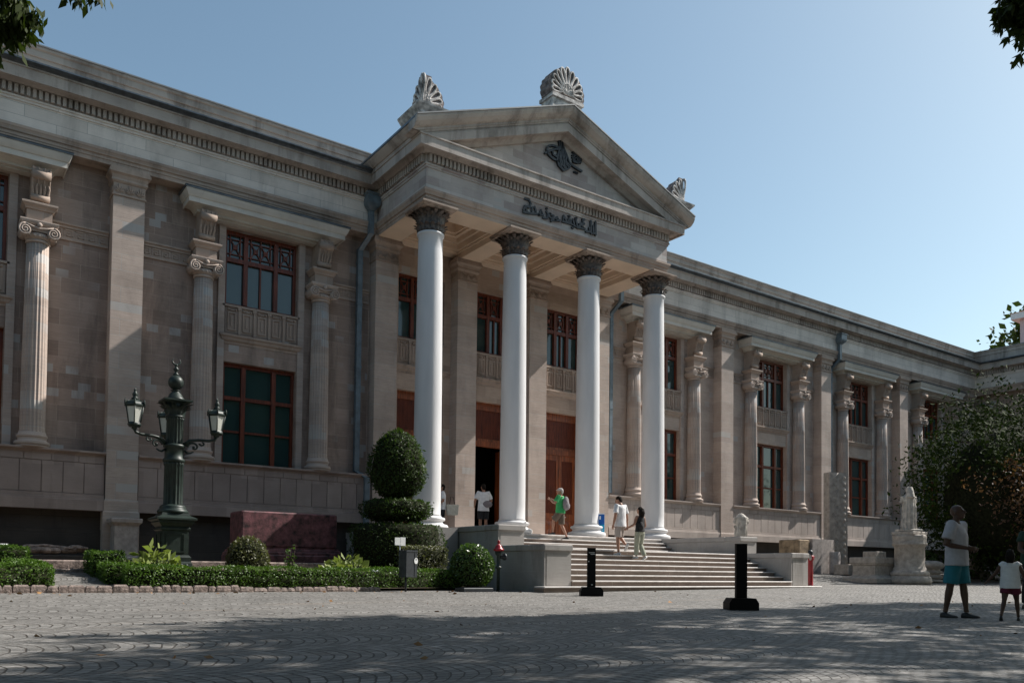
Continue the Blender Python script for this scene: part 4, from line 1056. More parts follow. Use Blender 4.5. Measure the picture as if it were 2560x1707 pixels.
m = MB().rings([[(x, y, z) for x, y in ((-1.15-b,-.5-b),(1.0+b,-.5-b),(1.0+b,.5+b),(-1.15-b,.5+b))] for b, z in ((.25,0),(.25,.16),(.2,.2),(.12,.24),(.02,.27),(.0,.3),(-.02,.64),(.03,.67),(.05,.72),(.07,.74),(.07,.93),(.05,.95))]); m.build('body', MAT['old_marble'], alt)
stone_obj(MB().bbox(-.36,.36,-.3,.3,0,.42,.02), 'stone_block', 'old_marble', (31.6, 19.0, g_(31.6, 19)+.62), 'small cubic block stacked behind the altar', 'stone block')
stone_obj(MB().bbox(-.75,.6,-.4,.4,0,.62,.02), 'stone_block', 'tan_stone', (31.5, 19.0, g_(31.5, 19)), 'tan block carrying the small cubic block behind the altar', 'stone block')
cp = thing('statue_pedestal', 'round marble column drum pedestal carrying the robed statue', 'pedestal', (29.75, 16.5, g_(29.75, 16.5)))
RS_ = .75
m = MB().lathe([(.95,0),(1.0,.1),(.98,.22),(.9,.27),(.88,.3)], n=40); m.v = [(p[0]*RS_, p[1]*RS_, p[2]) for p in m.v]; m.build('base', MAT['old_marble'], cp)
m = MB().lathe([(.88,.3),(.9,.36),(.88,.44),(.8,.48),(.76,.5),(.77,.56),(.73,.6),(.70,.64),(.68,1.35),(.70,1.36),(.76,1.42),(.79,1.44),(.79,1.5),(.75,1.52),(.77,1.68),(.78,1.76),(.74,1.8),(.3,1.8)], n=40); m.v = [(p[0]*RS_, p[1]*RS_, p[2]) for p in m.v]; m.build('drum', MAT['old_marble'], cp)
MB().bbox(-.5,.5,-.42,.42,1.8,1.92,.015).build('slab', MAT['old_marble'], cp)
m = MB().lathe([(.36,0),(.52,.03),(.5,.1),(.4,.14),(.5,.18),(.52,.25),(.42,.3),(.4,.33),(.48,.36),(.5,.43),(.42,.48),(.4,.52),(.52,.58),(.58,.68),(.5,.78),(.44,.82),(.3,.86),(.05,.87)], n=32); stone_obj(m, 'turned_column_base', 'old_marble', (32.6, 17.3, g_(32.6, 17.3)), 'ringed marble column base right of the statue pedestal', 'column base')
m = MB().lathe([(.25,0),(.3,.05),(.28,.3),(.5,.5),(.95,.78),(1.05,.95),(1.08,1.02),(.9,1.03),(.3,1.0)], n=28)
stone_obj(m, 'carved_capital', 'grey_marble', (38.5, 18.3, g_(38.5, 18.3)+.35), 'wide bowl-shaped carved capital in the shade of the tree', 'capital')
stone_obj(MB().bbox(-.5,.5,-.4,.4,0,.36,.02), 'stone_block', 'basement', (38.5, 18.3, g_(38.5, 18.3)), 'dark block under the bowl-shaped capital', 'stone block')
stone_obj(MB().rings([[(x, y, z+zz) for x, y, zz in ((-1.7,-.5,.02),(-1.2,-.55,0),(1.0,-.5,.02),(1.6,-.45,.05),(1.65,.4,.02),(-1.7,.45,0))] for z in (0,.62,.7)]), 'broken_slab', 'old_marble', (26.2, 19.9, g_(26.2, 19.9)), 'long broken marble slab with a curled rim behind the right stair wall', 'slab')
plaque(34.3, 17.0, g_(34.3, 17.0), 'small tilted white plaque beside the ringed column base', .5, .4)
stone_obj(MB().bbox(-.9,.9,-.3,.3,0,.5,.05), 'stone_block', 'grey_marble', (35.6, 19.4, g_(35.6, 19.4)), 'grey block behind the small shrub in the tree shade', 'stone block')
# ------------------------------------------------------------------ people and statues
from mathutils import noise as mnoise
TS = bpy.data.scenes.new('workbench'); TRASH = []
def fuse(mb, name, mat, parent=None, voxel=.013, smooth=3, wrinkle=0.0, wscale=9.0, wz=1.0):
    """overlapping lofts become one continuous skin"""
    me = mb.mesh(name + '_src', mat)
    import bmesh
    b = bmesh.new(); b.from_mesh(me); bmesh.ops.recalc_face_normals(b, faces=b.faces); b.to_mesh(me); b.free()
    o = bpy.data.objects.new(name + '_src', me); TS.collection.objects.link(o)
    r_ = o.modifiers.new('remesh', 'REMESH'); r_.mode = 'VOXEL'; r_.voxel_size = voxel
    s_ = o.modifiers.new('smooth', 'SMOOTH'); s_.factor = .5; s_.iterations = smooth
    TS.view_layers[0].update(); dg = TS.view_layers[0].depsgraph
    new = bpy.data.meshes.new_from_object(o.evaluated_get(dg)); new.name = name
    TRASH.extend([o, me]); TS.collection.objects.unlink(o)
    if wrinkle:
        nv = len(new.vertices); co = np.empty(nv*3); nn = np.empty(nv*3)
        new.vertices.foreach_get('co', co); new.vertices.foreach_get('normal', nn); co = co.reshape(-1, 3); nn = nn.reshape(-1, 3)
        for i in range(nv):
            p = Vector(co[i]); n = mnoise.noise((p.x*wscale, p.y*wscale, p.z*wscale*wz)) + .6*mnoise.noise((p.x*wscale*2.3, p.y*wscale*2.3, p.z*wscale*1.7*wz))
            co[i] += nn[i] * n * wrinkle
    if wrinkle: new.vertices.foreach_set('co', co.ravel())
    new.materials.clear(); new.materials.append(mat)
    new.polygons.foreach_set('use_smooth', [True] * len(new.polygons)); new.update()
    q = bpy.data.objects.new(name, new); COL.objects.link(q)
    if parent: q.parent = parent
    return q

def cloth(name, c): return plain(name, c, .85, .06, 14)
MAT['skin_dark'] = plain('dark_brown_skin', (.075, .036, .022), .5, .08, 12)
MAT['skin_tan'] = plain('tanned_skin', (.33, .17, .11), .55, .06, 12)
MAT['hair'] = plain('dark_brown_hair', (.012, .008, .006), .8, .3, 30, stretch=(1, 1, .2), spec=.15)
MAT['grey_hair'] = plain('grey_cap', (.38, .36, .34), .7, .12, 20)
MAT['white_cloth'] = cloth('white_cotton', (.70, .70, .71)); MAT['lilac_cloth'] = cloth('pale_grey_cotton', (.44, .43, .46))
MAT['green_cloth'] = cloth('green_cotton', (.025, .28, .085)); MAT['khaki'] = cloth('dark_khaki', (.10, .075, .055)); MAT['beige'] = cloth('beige_cotton', (.36, .31, .28))
MAT['olive'] = cloth('pale_olive_cotton', (.30, .31, .24)); MAT['black_cloth'] = cloth('black_cloth', (.012, .012, .014)); MAT['teal'] = cloth('teal_swim_cloth', (.02, .17, .22))
MAT['maroon'] = cloth('maroon_cloth', (.12, .012, .035)); MAT['dark_green'] = cloth('dark_green_cloth', (.012, .04, .026)); MAT['pack'] = cloth('grey_pack_cloth', (.19, .17, .18)); MAT['canvas'] = cloth('cream_canvas', (.55, .52, .44))
MAT['shoe_w'] = plain('white_shoe', (.6, .59, .57), .6, .1, 20); MAT['shoe_b'] = plain('black_shoe', (.02, .02, .02), .6, .2, 20); MAT['eye'] = plain('eye', (.02, .015, .012), .2, .1, 5)

def person(label, loc, rz, H, J, skin, top, bottom, shoes, hair='hair', hairlen=0, sleeve=.5, leg='shorts', cap=None, hem=.84, fat=1.0, head=(0, 0), bald=False):
    """J: joints for a 1.75 m figure facing +Y; hands are made with five bent fingers"""
    root = thing('person', label, 'person', loc, rz); k = H / 1.75
    D = dict(shR=(.185, 0, 1.42), shL=(-.185, 0, 1.42), elR=(.23, -.03, 1.13), elL=(-.23, -.03, 1.13), wrR=(.24, .06, .89), wrL=(-.24, .06, .89),
             hpR=(.09, 0, .90), hpL=(-.09, 0, .90), knR=(.10, .02, .49), knL=(-.10, .02, .49), anR=(.11, -.02, .085), anL=(-.11, -.02, .085),
             pel=(0, 0, .95), che=(0, .0, 1.28), nek=(0, -.01, 1.47), hed=(0, .02, 1.625), toR=(.03, 1), toL=(-.03, 1), palR=(-1, 0, 0), palL=(1, 0, 0), curl=.5)
    D.update(J)
    V = {n: (Vector(p) * k if len(p) == 3 and not n.startswith('pal') else Vector(p)) for n, p in D.items() if not isinstance(p, float)}
    curl = D['curl']
    body = MB()
    def torso(mb, rows, add=0.0):
        rings = []
        for t, rx, ry, oy in rows:
            c = V['pel'].lerp(V['che'], t) if t <= 1 else V['che'].lerp(V['nek'], t - 1)
            rings.append([(c.x + (rx + add)*k*fat*math.cos(a), c.y + oy*k + (ry + add)*k*fat*math.sin(a)*(1.0), c.z) for a in [2*PI*i/20 for i in range(20)]])
        mb.rings(rings)
    torso(body, [(-.25, .13, .09, 0), (.0, .15, .10, -.01), (.4, .135, .095, 0), (1.0, .16, .105, 0), (1.5, .165, .09, -.01), (1.85, .10, .07, -.01), (1.98, .055, .055, 0)])
    body.tube([V['che'].lerp(V['nek'], .6), V['nek'], V['hed'] - Vector((0, .01*k, .03*k))], [.07*k, .054*k, .05*k], 14)
    yaw, pit = head; Rm = Matrix.Rotation(yaw, 3, 'Z') @ Matrix.Rotation(pit, 3, 'X')
    hd = V['hed']; hp = lambda x, y, z: hd + Rm @ (Vector((x, y, z)) * k)
    def ell(mb, x, y, z, a, b, c): mb.ellipsoid(hp(x, y, z), (a*k, b*k, c*k), 16, 12, rot=Rm)
    ell(body, 0, -.015, .025, .076, .095, .092); ell(body, 0, .02, -.035, .06, .072, .078); ell(body, 0, .055, -.085, .032, .03, .026)
    body.tube([hp(0, .088, .02), hp(0, .108, -.018), hp(0, .092, -.034)], [.010*k, .015*k, .012*k], 8)
    for s in (-1, 1): ell(body, s*.078, -.012, -.008, .012, .024, .034); ell(body, s*.03, .072, .03, .022, .016, .008)
    ell(body, 0, .082, -.058, .024, .012, .007)
    hands = {}
    for s, S in ((1, 'R'), (-1, 'L')):
        sh, el, wr = V['sh'+S], V['el'+S], V['wr'+S]
        body.tube([V['che'].lerp(V['nek'], .55), sh, sh.lerp(el, .3), el, el.lerp(wr, .25), wr], [.06*k, .062*k*fat, .055*k*fat, .042*k, .043*k, .027*k], 14)
        d = (wr - el).normalized(); pn = (V['pal'+S] - d * V['pal'+S].dot(d))
        pn = pn.normalized() if pn.length > .1 else d.orthogonal().normalized()
        w = d.cross(pn).normalized() * (1 if S == 'R' else 1)
        ph = wr + d*.045*k; hands[S] = (wr + d*.09*k)
        rot = Matrix((w, d, pn)).transposed()
        body.ellipsoid(ph, (.041*k, .058*k, .018*k), 12, 10, rot=rot)
        for i, (o, L) in enumerate(((-.03, .066), (-.01, .078), (.011, .072), (.03, .056))):
            b0 = wr + d*.082*k + w*o*k; c1 = b0 + (d*(1-curl*.35) + pn*curl*.5).normalized()*L*.5*k; c2 = c1 + (d*(1-curl) + pn*curl*1.1).normalized()*L*.5*k
            body.tube([b0 - d*.02*k, b0, c1, c2], [.0095*k, .0095*k, .0088*k, .007*k], 8)
        tside = -1 if S == 'R' else 1
        tb = wr + d*.03*k + w*tside*.03*k
        body.tube([tb - w*tside*.015*k, tb + (w*tside*.7 + d*.6 + pn*.3).normalized()*.03*k, tb + (w*tside*.55 + d*.9 + pn*.45).normalized()*.062*k], [.013*k, .011*k, .008*k], 8)
        hpj, kn, an = V['hp'+S], V['kn'+S], V['an'+S]
        body.tube([hpj + Vector((0, 0, .05*k)), hpj.lerp(kn, .35), kn.lerp(hpj, .12), kn, kn.lerp(an, .3), an.lerp(kn, .2), an], [.088*k*fat, .082*k*fat, .06*k, .054*k, .056*k, .037*k, .036*k], 14)
    fuse(body, 'body', MAT[skin], root, .0088 * max(1, k), 2)
    # clothes
    m = MB(); h = (hem - D['pel'][2]) / (D['che'][2] - D['pel'][2])
    torso(m, [(h, .206, .150, 0), (h + .12, .200, .146, 0), (.45, .182, .132, 0), (1.0, .186, .128, 0), (1.45, .186, .112, -.01), (1.72, .14, .09, -.012), (1.9, .085, .075, -.01)])
    for S in 'RL':
        sh, el = V['sh'+S], V['el'+S]
        if sleeve > 0: m.tube([V['che'].lerp(V['nek'], .45), sh + Vector((0, 0, .004)), sh.lerp(el, sleeve*.6), sh.lerp(el, sleeve)], [.085*k, .080*k*fat, .078*k*fat, .082*k*fat], 14)
    fuse(m, 'shirt', MAT[top], root, .013 * k, 3, .0075 * k, 8, .55)
    m = MB()
    torso(m, [(-.28, .14, .11, 0), (-.2, .168, .122, -.005), (.0, .172, .126, -.005), (.22, .158, .118, 0), (.3, .155, .115, 0)])
    for S in 'RL':
        a, b_, c = V['hp'+S], V['kn'+S], V['an'+S]
        if leg == 'shorts': m.tube([a + Vector((0, 0, .03*k)), a.lerp(b_, .4), a.lerp(b_, .92)], [.103*k*fat, .104*k*fat, .097*k*fat], 14)
        elif leg == 'short': m.tube([a + Vector((0, 0, .03*k)), a.lerp(b_, .3), a.lerp(b_, .55)], [.105*k*fat, .108*k*fat, .108*k*fat], 14)
        else: m.tube([a + Vector((0, 0, .03*k)), a.lerp(b_, .5), b_, b_.lerp(c, .6), c + Vector((0, 0, .02*k))], [.105*k, .098*k, .086*k, .08*k, .072*k], 14)
    fuse(m, 'trousers' if leg == 'long' else 'shorts', MAT[bottom], root, .013 * k, 3, .007 * k, 8, .5)
    for S in 'RL':
        an = V['an'+S]; d = Vector((V['to'+S].x, V['to'+S].y, D.get('pit'+S, 0.0))).normalized(); m = MB(); sd = Vector((d.y, -d.x, 0)).normalized(); up = sd.cross(d)
        if up.z < 0: up = -up
        rings = []
        for t, hw, h0, h1 in ((-.075, .02, .0, .05), (-.06, .034, -.0, .075), (.0, .036, 0, .085), (.06, .042, 0, .06), (.12, .046, 0, .046), (.17, .036, .004, .036), (.19, .012, .01, .024)):
            c = an - up * (.085*k) + d*t*k
            rings.append([tuple(c + sd*x*hw*k + up*(h0 + (h1-h0)*z)*k) for x, z in ((-.8,0),(.8,0),(1,.25),(.9,.7),(.45,1),(-.45,1),(-.9,.7),(-1,.25))])
        m.rings(rings, smooth=True); m.build('shoe', MAT[shoes], root)
    hm = MB()
    if not bald:
        ell(hm, 0, -.028, .035, .083, .094, .094); ell(hm, 0, -.06, -.02, .07, .055, .075)
        if hairlen: hm.tube([hp(0, -.06, .05), hp(0, -.085, -.06), hp(.0, -.09, -.06 - hairlen)], [.088*k, .105*k, .085*k], 12); 
        fuse(hm, 'hair', MAT[hair], root, .012*k, 2, .010*k, 22)
    if cap:
        c = MB(); ell(c, 0, -.012, .055, .086, .105, .072); c.tube([hp(-.05, .085, .05), hp(0, .14, .04), hp(.05, .085, .05)], [.012*k]*3, 6); fuse(c, 'cap', MAT[cap], root, .011*k, 2)
    e = MB()
    for s in (-1, 1): e.ellipsoid(hp(s*.03, .079, .012), (.011*k, .006*k, .006*k), 8, 6, rot=Rm)
    e.build('eyes', MAT['eye'], root)
    return root

man = person('bald man in pale t-shirt and teal shorts standing with hands together', (13.12, 6.52, gz(13.1, 6.5)), PI + .1, 1.76,
    dict(elR=(.25, -.06, 1.12), wrR=(.12, .20, 1.07), elL=(-.24, -.03, 1.13), wrL=(-.09, .21, 1.06), palR=(-1, 0, .2), palL=(1, 0, .2), curl=.9,
         knR=(.10, -.06, .49), anR=(.11, -.13, .085), knL=(-.09, .06, .49), anL=(-.10, .10, .085), toR=(.12, 1), toL=(-.1, 1)),
    'skin_dark', 'lilac_cloth', 'teal', 'shoe_b', bald=True, sleeve=.72, hem=.80, fat=1.12, head=(.15, .12))
child = person('small child in white top and dark maroon shorts walking away with one arm out', (13.25, 5.80, gz(13.2, 5.8)), -1.2, 1.05,
    dict(elL=(-.32, .05, 1.17), wrL=(-.50, .12, .98), elR=(.28, -.02, 1.16), wrR=(.33, .12, .98), knR=(.13, .16, .50), anR=(.16, .17, .085), knL=(-.13, -.06, .49), anL=(-.19, -.24, .12), pitL=-.4,
         shR=(.17, 0, 1.38), shL=(-.17, 0, 1.38), hed=(0, .02, 1.66), nek=(0, -.01, 1.45)),
    'skin_dark', 'white_cloth', 'maroon', 'shoe_b', hairlen=.16, sleeve=.12, leg='short', hem=.80, fat=1.15)
adult = person('adult in dark green clothes and red cap at the right edge, partly cut off', (16.88, 7.02, gz(17, 7)), 2.6, 1.70,
    dict(elL=(-.26, .08, 1.15), wrL=(-.16, .30, 1.05), elR=(.26, .05, 1.13), wrR=(.2, .28, 1.02)), 'skin_dark', 'dark_green', 'black_cloth', 'shoe_b', cap='maroon', leg='long')
sk = {}
wm = person('tall man in white t-shirt and beige shorts climbing the stairs with bowed head', (16.50, 17.80, .496), .12, 1.74,
    dict(elR=(.26, -.02, 1.14), wrR=(.30, -.0, .92), elL=(-.26, -.03, 1.13), wrL=(-.29, .02, .88), knR=(.11, .10, .53), anR=(.11, -.12, .30), knL=(-.09, .02, .49), anL=(-.10, -.02, .085), toL=(-.05, 1), toR=(.05, .6), pitR=-.9, hed=(-.01, .075, 1.60)),
    'skin_tan', 'white_cloth', 'beige', 'shoe_w', sleeve=.72, hem=.83, head=(.4, -.45))
wo = person('dark-haired woman in black top and pale olive trousers holding his hand on the stairs', (16.93, 17.44, .353), .05, 1.55,
    dict(elL=(-.27, .0, 1.16), wrL=(-.41, .14, 1.05), elR=(.25, -.0, 1.14), wrR=(.22, .14, .98), knR=(.09, .06, .50), anR=(.10, -.12, .13), knL=(-.09, .06, .52), anL=(-.10, .06, .14), pitR=-.5, shR=(.165, 0, 1.4), shL=(-.165, 0, 1.4)),
    'skin_tan', 'black_cloth', 'olive', 'shoe_w', hairlen=.16, sleeve=0, leg='long', hem=.93, fat=.92, head=(.15, 0))
gm_ = person('man in bright green t-shirt, dark shorts and grey cap near the top step', (17.05, 21.28, 1.066), .55, 1.68,
    dict(elL=(-.28, .10, 1.20), wrL=(-.16, .33, 1.36), elR=(.27, .06, 1.17), wrR=(.14, .30, 1.33), knL=(-.12, .20, .62), anL=(-.12, .22, .235), knR=(.11, -.02, .47), anR=(.12, -.20, .085), pel=(0, .0, .95), palL=(1, 0, 0), palR=(-1, 0, 0), curl=.8),
    'skin_tan', 'green_cloth', 'khaki', 'shoe_b', hair='grey_hair', cap='grey_hair', sleeve=.7, hem=.88, fat=1.12, head=(.5, .0))
bm = person('dark-haired man in white t-shirt and black shorts entering the open doorway', (15.42, 23.4, FZ), -.25, 1.72,
    dict(elR=(.30, .03, 1.15), wrR=(.22, .25, 1.02), elL=(-.29, .03, 1.15), wrL=(-.24, .24, 1.0)), 'skin_tan', 'white_cloth', 'black_cloth', 'shoe_b', sleeve=.75, hem=.80, fat=1.04)
tm = person('person in white t-shirt and black trousers half hidden behind the first column', (14.16, 24.0, FZ), 1.2, 1.66,
    dict(elR=(.23, -.04, 1.13), wrR=(.2, .2, 1.1), elL=(-.23, .0, 1.13), wrL=(-.2, .2, 1.05)), 'skin_tan', 'white_cloth', 'black_cloth', 'shoe_b', sleeve=.75, leg='long')

def carried(name, label, cat, loc, rz, mb, mat, strap=None):
    o = fuse(mb, name, MAT[mat], None, .014, 3, .008, 9); o.location = loc; o.rotation_euler = (0, 0, rz); tag(o, label, cat)
    if strap: s_ = MB(); [s_.tube(p, .013, 6) for p in strap]; s_.build('strap', MAT['black_cloth'], o)
    return o
m = MB().ellipsoid((0, 0, 0), (.15, .10, .235), 16, 12).ellipsoid((0, -.06, -.08), (.12, .07, .12), 12, 8)
carried('backpack', 'grey backpack worn by the man in the green t-shirt', 'backpack', (17.14, 21.10, 1.066 + 1.16), .55, m, 'pack', [[(-.1, .08, .2), (-.12, .22, .27), (-.13, .28, .1)], [(.1, .08, .2), (.12, .22, .27), (.13, .28, .1)]])
m = MB().ellipsoid((0, 0, 0), (.17, .06, .12), 14, 10)
carried('shoulder_bag', 'dark shoulder bag slung across the man entering the doorway', 'bag', (15.49, 23.24, FZ + 1.02), -.35, m, 'pack', [[(-.13, .03, .05), (-.17, .04, .2), (-.14, .10, .42)]])
m = MB().ellipsoid((0, 0, 0), (.09, .06, .13), 12, 8)
carried('small_backpack', 'small black bag worn on the back of the woman on the stairs', 'bag', (16.85, 17.30, .353 + .98), .1, m, 'black_cloth')
m = MB().rings([[(x*a, y*.07, z) for x, y in ((-1,-1),(1,-1),(1,1),(-1,1))] for a, z in ((.16, 0), (.19, .05), (.21, .3), (.2, .36))])
carried('tote_bag', 'cream canvas tote bag hanging from the person behind the first column', 'bag', (14.42, 23.75, FZ + .62), -.4, m, 'canvas', [[(-.1, 0, .34), (-.06, .02, .62), (.02, .03, .62), (.08, 0, .34)]])

# statues
MAT['statue'] = plain('statue_marble', (.46, .42, .37), .7, .3, 5, bump=.25)
def robe(mb, rows, folds, amp, c=(0, 0)):
    rings = []
    for z, rx, ry, ox, oy, f in rows:
        ring = []
        for i in range(72):
            a = 2*PI*i/72; q = 1 + amp*f*math.sin(folds*a + 1.3*math.sin(3*z) + .4*math.sin(2*a))
            ring.append((c[0] + ox + rx*q*math.cos(a), c[1] + oy + ry*q*math.sin(a), z))
        rings.append(ring)
    mb.rings(rings, smooth=True)
sp_ = g_(29.75, 16.5) + 1.92
st = thing('robed_statue', 'pale marble statue of a veiled robed woman on the round pedestal', 'statue', (29.7, 16.5, sp_), -.55); st.scale = (1.08, 1.08, 1.0)
m = MB(); robe(m, [(.1, .25, .22, 0, 0, 1), (.3, .235, .205, 0, 0, 1), (.65, .22, .19, .01, 0, 1), (.9, .225, .185, .02, 0, .8), (1.05, .20, .165, .01, 0, .5), (1.2, .22, .165, 0, 0, .4), (1.32, .2, .14, 0, 0, .2), (1.4, .09, .085, 0, 0, 0)], 13, .12)
m.tube([(0, 0, 1.36), (0, .01, 1.5)], .065, 12); m.ellipsoid((0, .02, 1.56), (.085, .1, .115), 16, 12); m.tube([(0, .11, 1.57), (0, .135, 1.54)], .014, 8)
m.tube([(0, -.03, 1.62), (.0, -.08, 1.5), (.0, -.11, 1.25)], [.115, .12, .15], 14)
m.tube([(-.2, 0, 1.3), (-.26, .02, 1.1), (-.12, .2, 1.14), (.06, .2, 1.24)], [.075, .065, .05, .035], 10)
m.tube([(.2, 0, 1.3), (.25, .05, 1.08), (.22, .18, .92), (.24, .22, .82)], [.075, .06, .045, .03], 10)
for q in range(4): m.tube([(.04+.012*q, .2, 1.24), (.09+.01*q, .19, 1.29-.012*q)], .010, 6)
m.ellipsoid((.12, .2, .13), (.07, .14, .05), 10, 8)
fuse(m, 'figure', MAT['statue'], st, .014, 2, .004, 14)
MB().bbox(-.32, .34, -.27, .34, .0, .1, .02).build('base', MAT['statue'], st)
ts = thing('torso_statue', 'headless draped marble torso standing behind the right stair wall', 'statue', (23.3, 19.0, gz(23.3, 19)), -.5); ts.scale = (1.0, 1.0, 1.12)
m = MB(); robe(m, [(1.30, .20, .15, 0, 0, .8), (1.55, .215, .16, 0, 0, 1), (1.78, .19, .15, .02, 0, .8), (1.92, .21, .15, .03, 0, .4), (2.05, .205, .14, .03, 0, .2), (2.14, .11, .09, .0, 0, .0), (2.18, .05, .05, 0, 0, 0)], 9, .13)
m.tube([(-.18, 0, 2.04), (-.24, .02, 1.86)], [.07, .05], 10); m.tube([(.2, 0, 2.04), (.26, .04, 1.9), (.2, .14, 1.84)], [.07, .055, .04], 10)
m.tube([(-.2, .1, 1.75), (.0, .17, 1.85), (.2, .12, 1.98)], [.05, .045, .05], 8)
fuse(m, 'figure', MAT['statue'], ts, .014, 2, .006, 12)
MB().bbox(-.32, .32, -.28, .28, 0, 1.3, .02).build('block', MAT['old_marble'], ts)

bpy.data.batch_remove(TRASH); bpy.data.scenes.remove(TS)
# ------------------------------------------------------------------ plants
def leaf_mat(name, c, var=.45, rough=.42, scale=1.5, spec=.5, trans=.25):
    t = NT(name); co = t.obj()
    a = t.noise(co, scale, 3); b = t.noise(co, scale * 14, 2)
    f = t.math('ADD', t.math('MULTIPLY', a, .5), t.math('MULTIPLY', b, .5))
    d = tuple(x * (1 - var) for x in c); l = (c[0] * (1 + var * 1.3), c[1] * (1 + var), c[2] * (1 + var * .6))
    t.col(t.ramp(f, [(.36, d), (.64, l)])); t.rough(rough); t.b.inputs['Specular IOR Level'].default_value = spec
    if trans:
        tr = t.n('BsdfTranslucent'); tr.inputs[0].default_value = (c[0] * 1.6, c[1] * 1.7, c[2] * .7, 1)
        mx = t.n('MixShader'); mx.inputs[0].default_value = trans
        out = t.t.nodes['Material Output']; t.l(t.b.outputs[0], mx.inputs[1]); t.l(tr.outputs[0], mx.inputs[2]); t.l(mx.outputs[0], out.inputs[0])
    return t.m
MAT['box_leaf'] = leaf_mat('box_hedge_leaf', (.062, .125, .018), .5, .45, 3, .3)
MAT['topiary_leaf'] = leaf_mat('conifer_leaf', (.034, .062, .015), .5, .55, 3, .2)
MAT['bush_leaf'] = leaf_mat('glossy_bush_leaf', (.05, .10, .022), .5, .36, 3, .45)
MAT['dry_leaf'] = leaf_mat('dull_bush_leaf', (.085, .095, .045), .5, .5, 3)
MAT['lime_leaf'] = leaf_mat('pale_green_leaf', (.19, .24, .085), .35, .45, 4)
MAT['magnolia_leaf'] = leaf_mat('dark_glossy_leaf', (.026, .044, .010), .6, .7, .8, .05, .05)
MAT['tree_leaf'] = leaf_mat('tree_leaf', (.038, .06, .014), .5, .6, .8, .2, .18)
MAT['bark'] = plain('bark', (.07, .05, .038), .9, .4, 8, bump=.8)
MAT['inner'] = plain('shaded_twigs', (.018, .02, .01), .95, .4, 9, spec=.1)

def leaves_mesh(name, P, N, size, asp, mats, jitter=.6, parent=None, base=None, sizevar=.35, droop=0.0, face=False):
    """cloud of small folded leaf blades; P points, N growth directions"""
    n = len(P); P = np.asarray(P, float); N = np.asarray(N, float) + rng.normal(0, jitter, (n, 3)); N[:, 2] -= droop
    N /= np.linalg.norm(N, axis=1, keepdims=True) + 1e-9
    if face:
        O = N.copy(); G = rng.normal(0, 1, (n, 3)); G -= (G*O).sum(1, keepdims=True)*O; G /= np.linalg.norm(G, axis=1, keepdims=True) + 1e-9
        N = G + .45*O; N /= np.linalg.norm(N, axis=1, keepdims=True); A = np.cross(N, O)
    else: A = np.cross(N, rng.normal(0, 1, (n, 3)))
    A = A + 0; A /= np.linalg.norm(A, axis=1, keepdims=True) + 1e-9
    B = np.cross(N, A)
    s = size * (1 + sizevar * rng.normal(0, 1, (n, 1)).clip(-2, 2))
    v0 = P; v1 = P + N*s*.5 + A*s*asp*.5 + B*s*.06; v2 = P + N*s; v3 = P + N*s*.5 - A*s*asp*.5 + B*s*.06
    V = np.stack([v0, v1, v2, v3], 1).reshape(-1, 3); me = bpy.data.meshes.new(name)
    bv = np.zeros((0, 3)); bf = []
    if base is not None: bv = np.array(base.v); bf = base.f
    allv = np.concatenate([V, bv]) if len(bv) else V
    nb = len(V)
    loops = np.arange(nb).tolist() + [i + nb for q in bf for i in q]
    starts = list(range(0, nb, 4)); tot = [4] * n
    k = nb
    for q in bf: starts.append(k); tot.append(len(q)); k += len(q)
    me.vertices.add(len(allv)); me.vertices.foreach_set('co', allv.ravel())
    me.loops.add(len(loops)); me.loops.foreach_set('vertex_index', loops)
    me.polygons.add(len(starts)); me.polygons.foreach_set('loop_start', starts); me.polygons.foreach_set('loop_total', tot)
    for m_ in mats: me.materials.append(MAT[m_])
    me.polygons.foreach_set('material_index', [0] * n + [len(mats) - 1] * len(bf))
    me.update(); me.validate()
    o = bpy.data.objects.new(name, me); COL.objects.link(o)
    if parent: o.parent = parent
    return o

def surf_box(x0, x1, y0, y1, z0, z1, dens, zf=None):
    """points on the faces of a clipped hedge (no underside)"""
    P = []; N = []
    def face(n, f, nn):
        for _ in range(int(n)): P.append(f(random.random(), random.random())); N.append(nn)
    w, d, h = x1-x0, y1-y0, z1-z0
    face(w*h*dens, lambda a, b: (x0+a*w, y0, z0+b*h), (0,-1,.35)); face(w*h*dens*.4, lambda a, b: (x0+a*w, y1, z0+b*h), (0,1,.35))
    face(d*h*dens, lambda a, b: (x0, y0+a*d, z0+b*h), (-1,0,.35)); face(d*h*dens, lambda a, b: (x1, y0+a*d, z0+b*h), (1,0,.35))
    face(w*d*dens, lambda a, b: (x0+a*w, y0+b*d, z1), (0,0,1))
    return P, N
def rough(P, s):
    return [(p[0]+random.gauss(0, s), p[1]+random.gauss(0, s), p[2]+random.gauss(0, s)) for p in P]
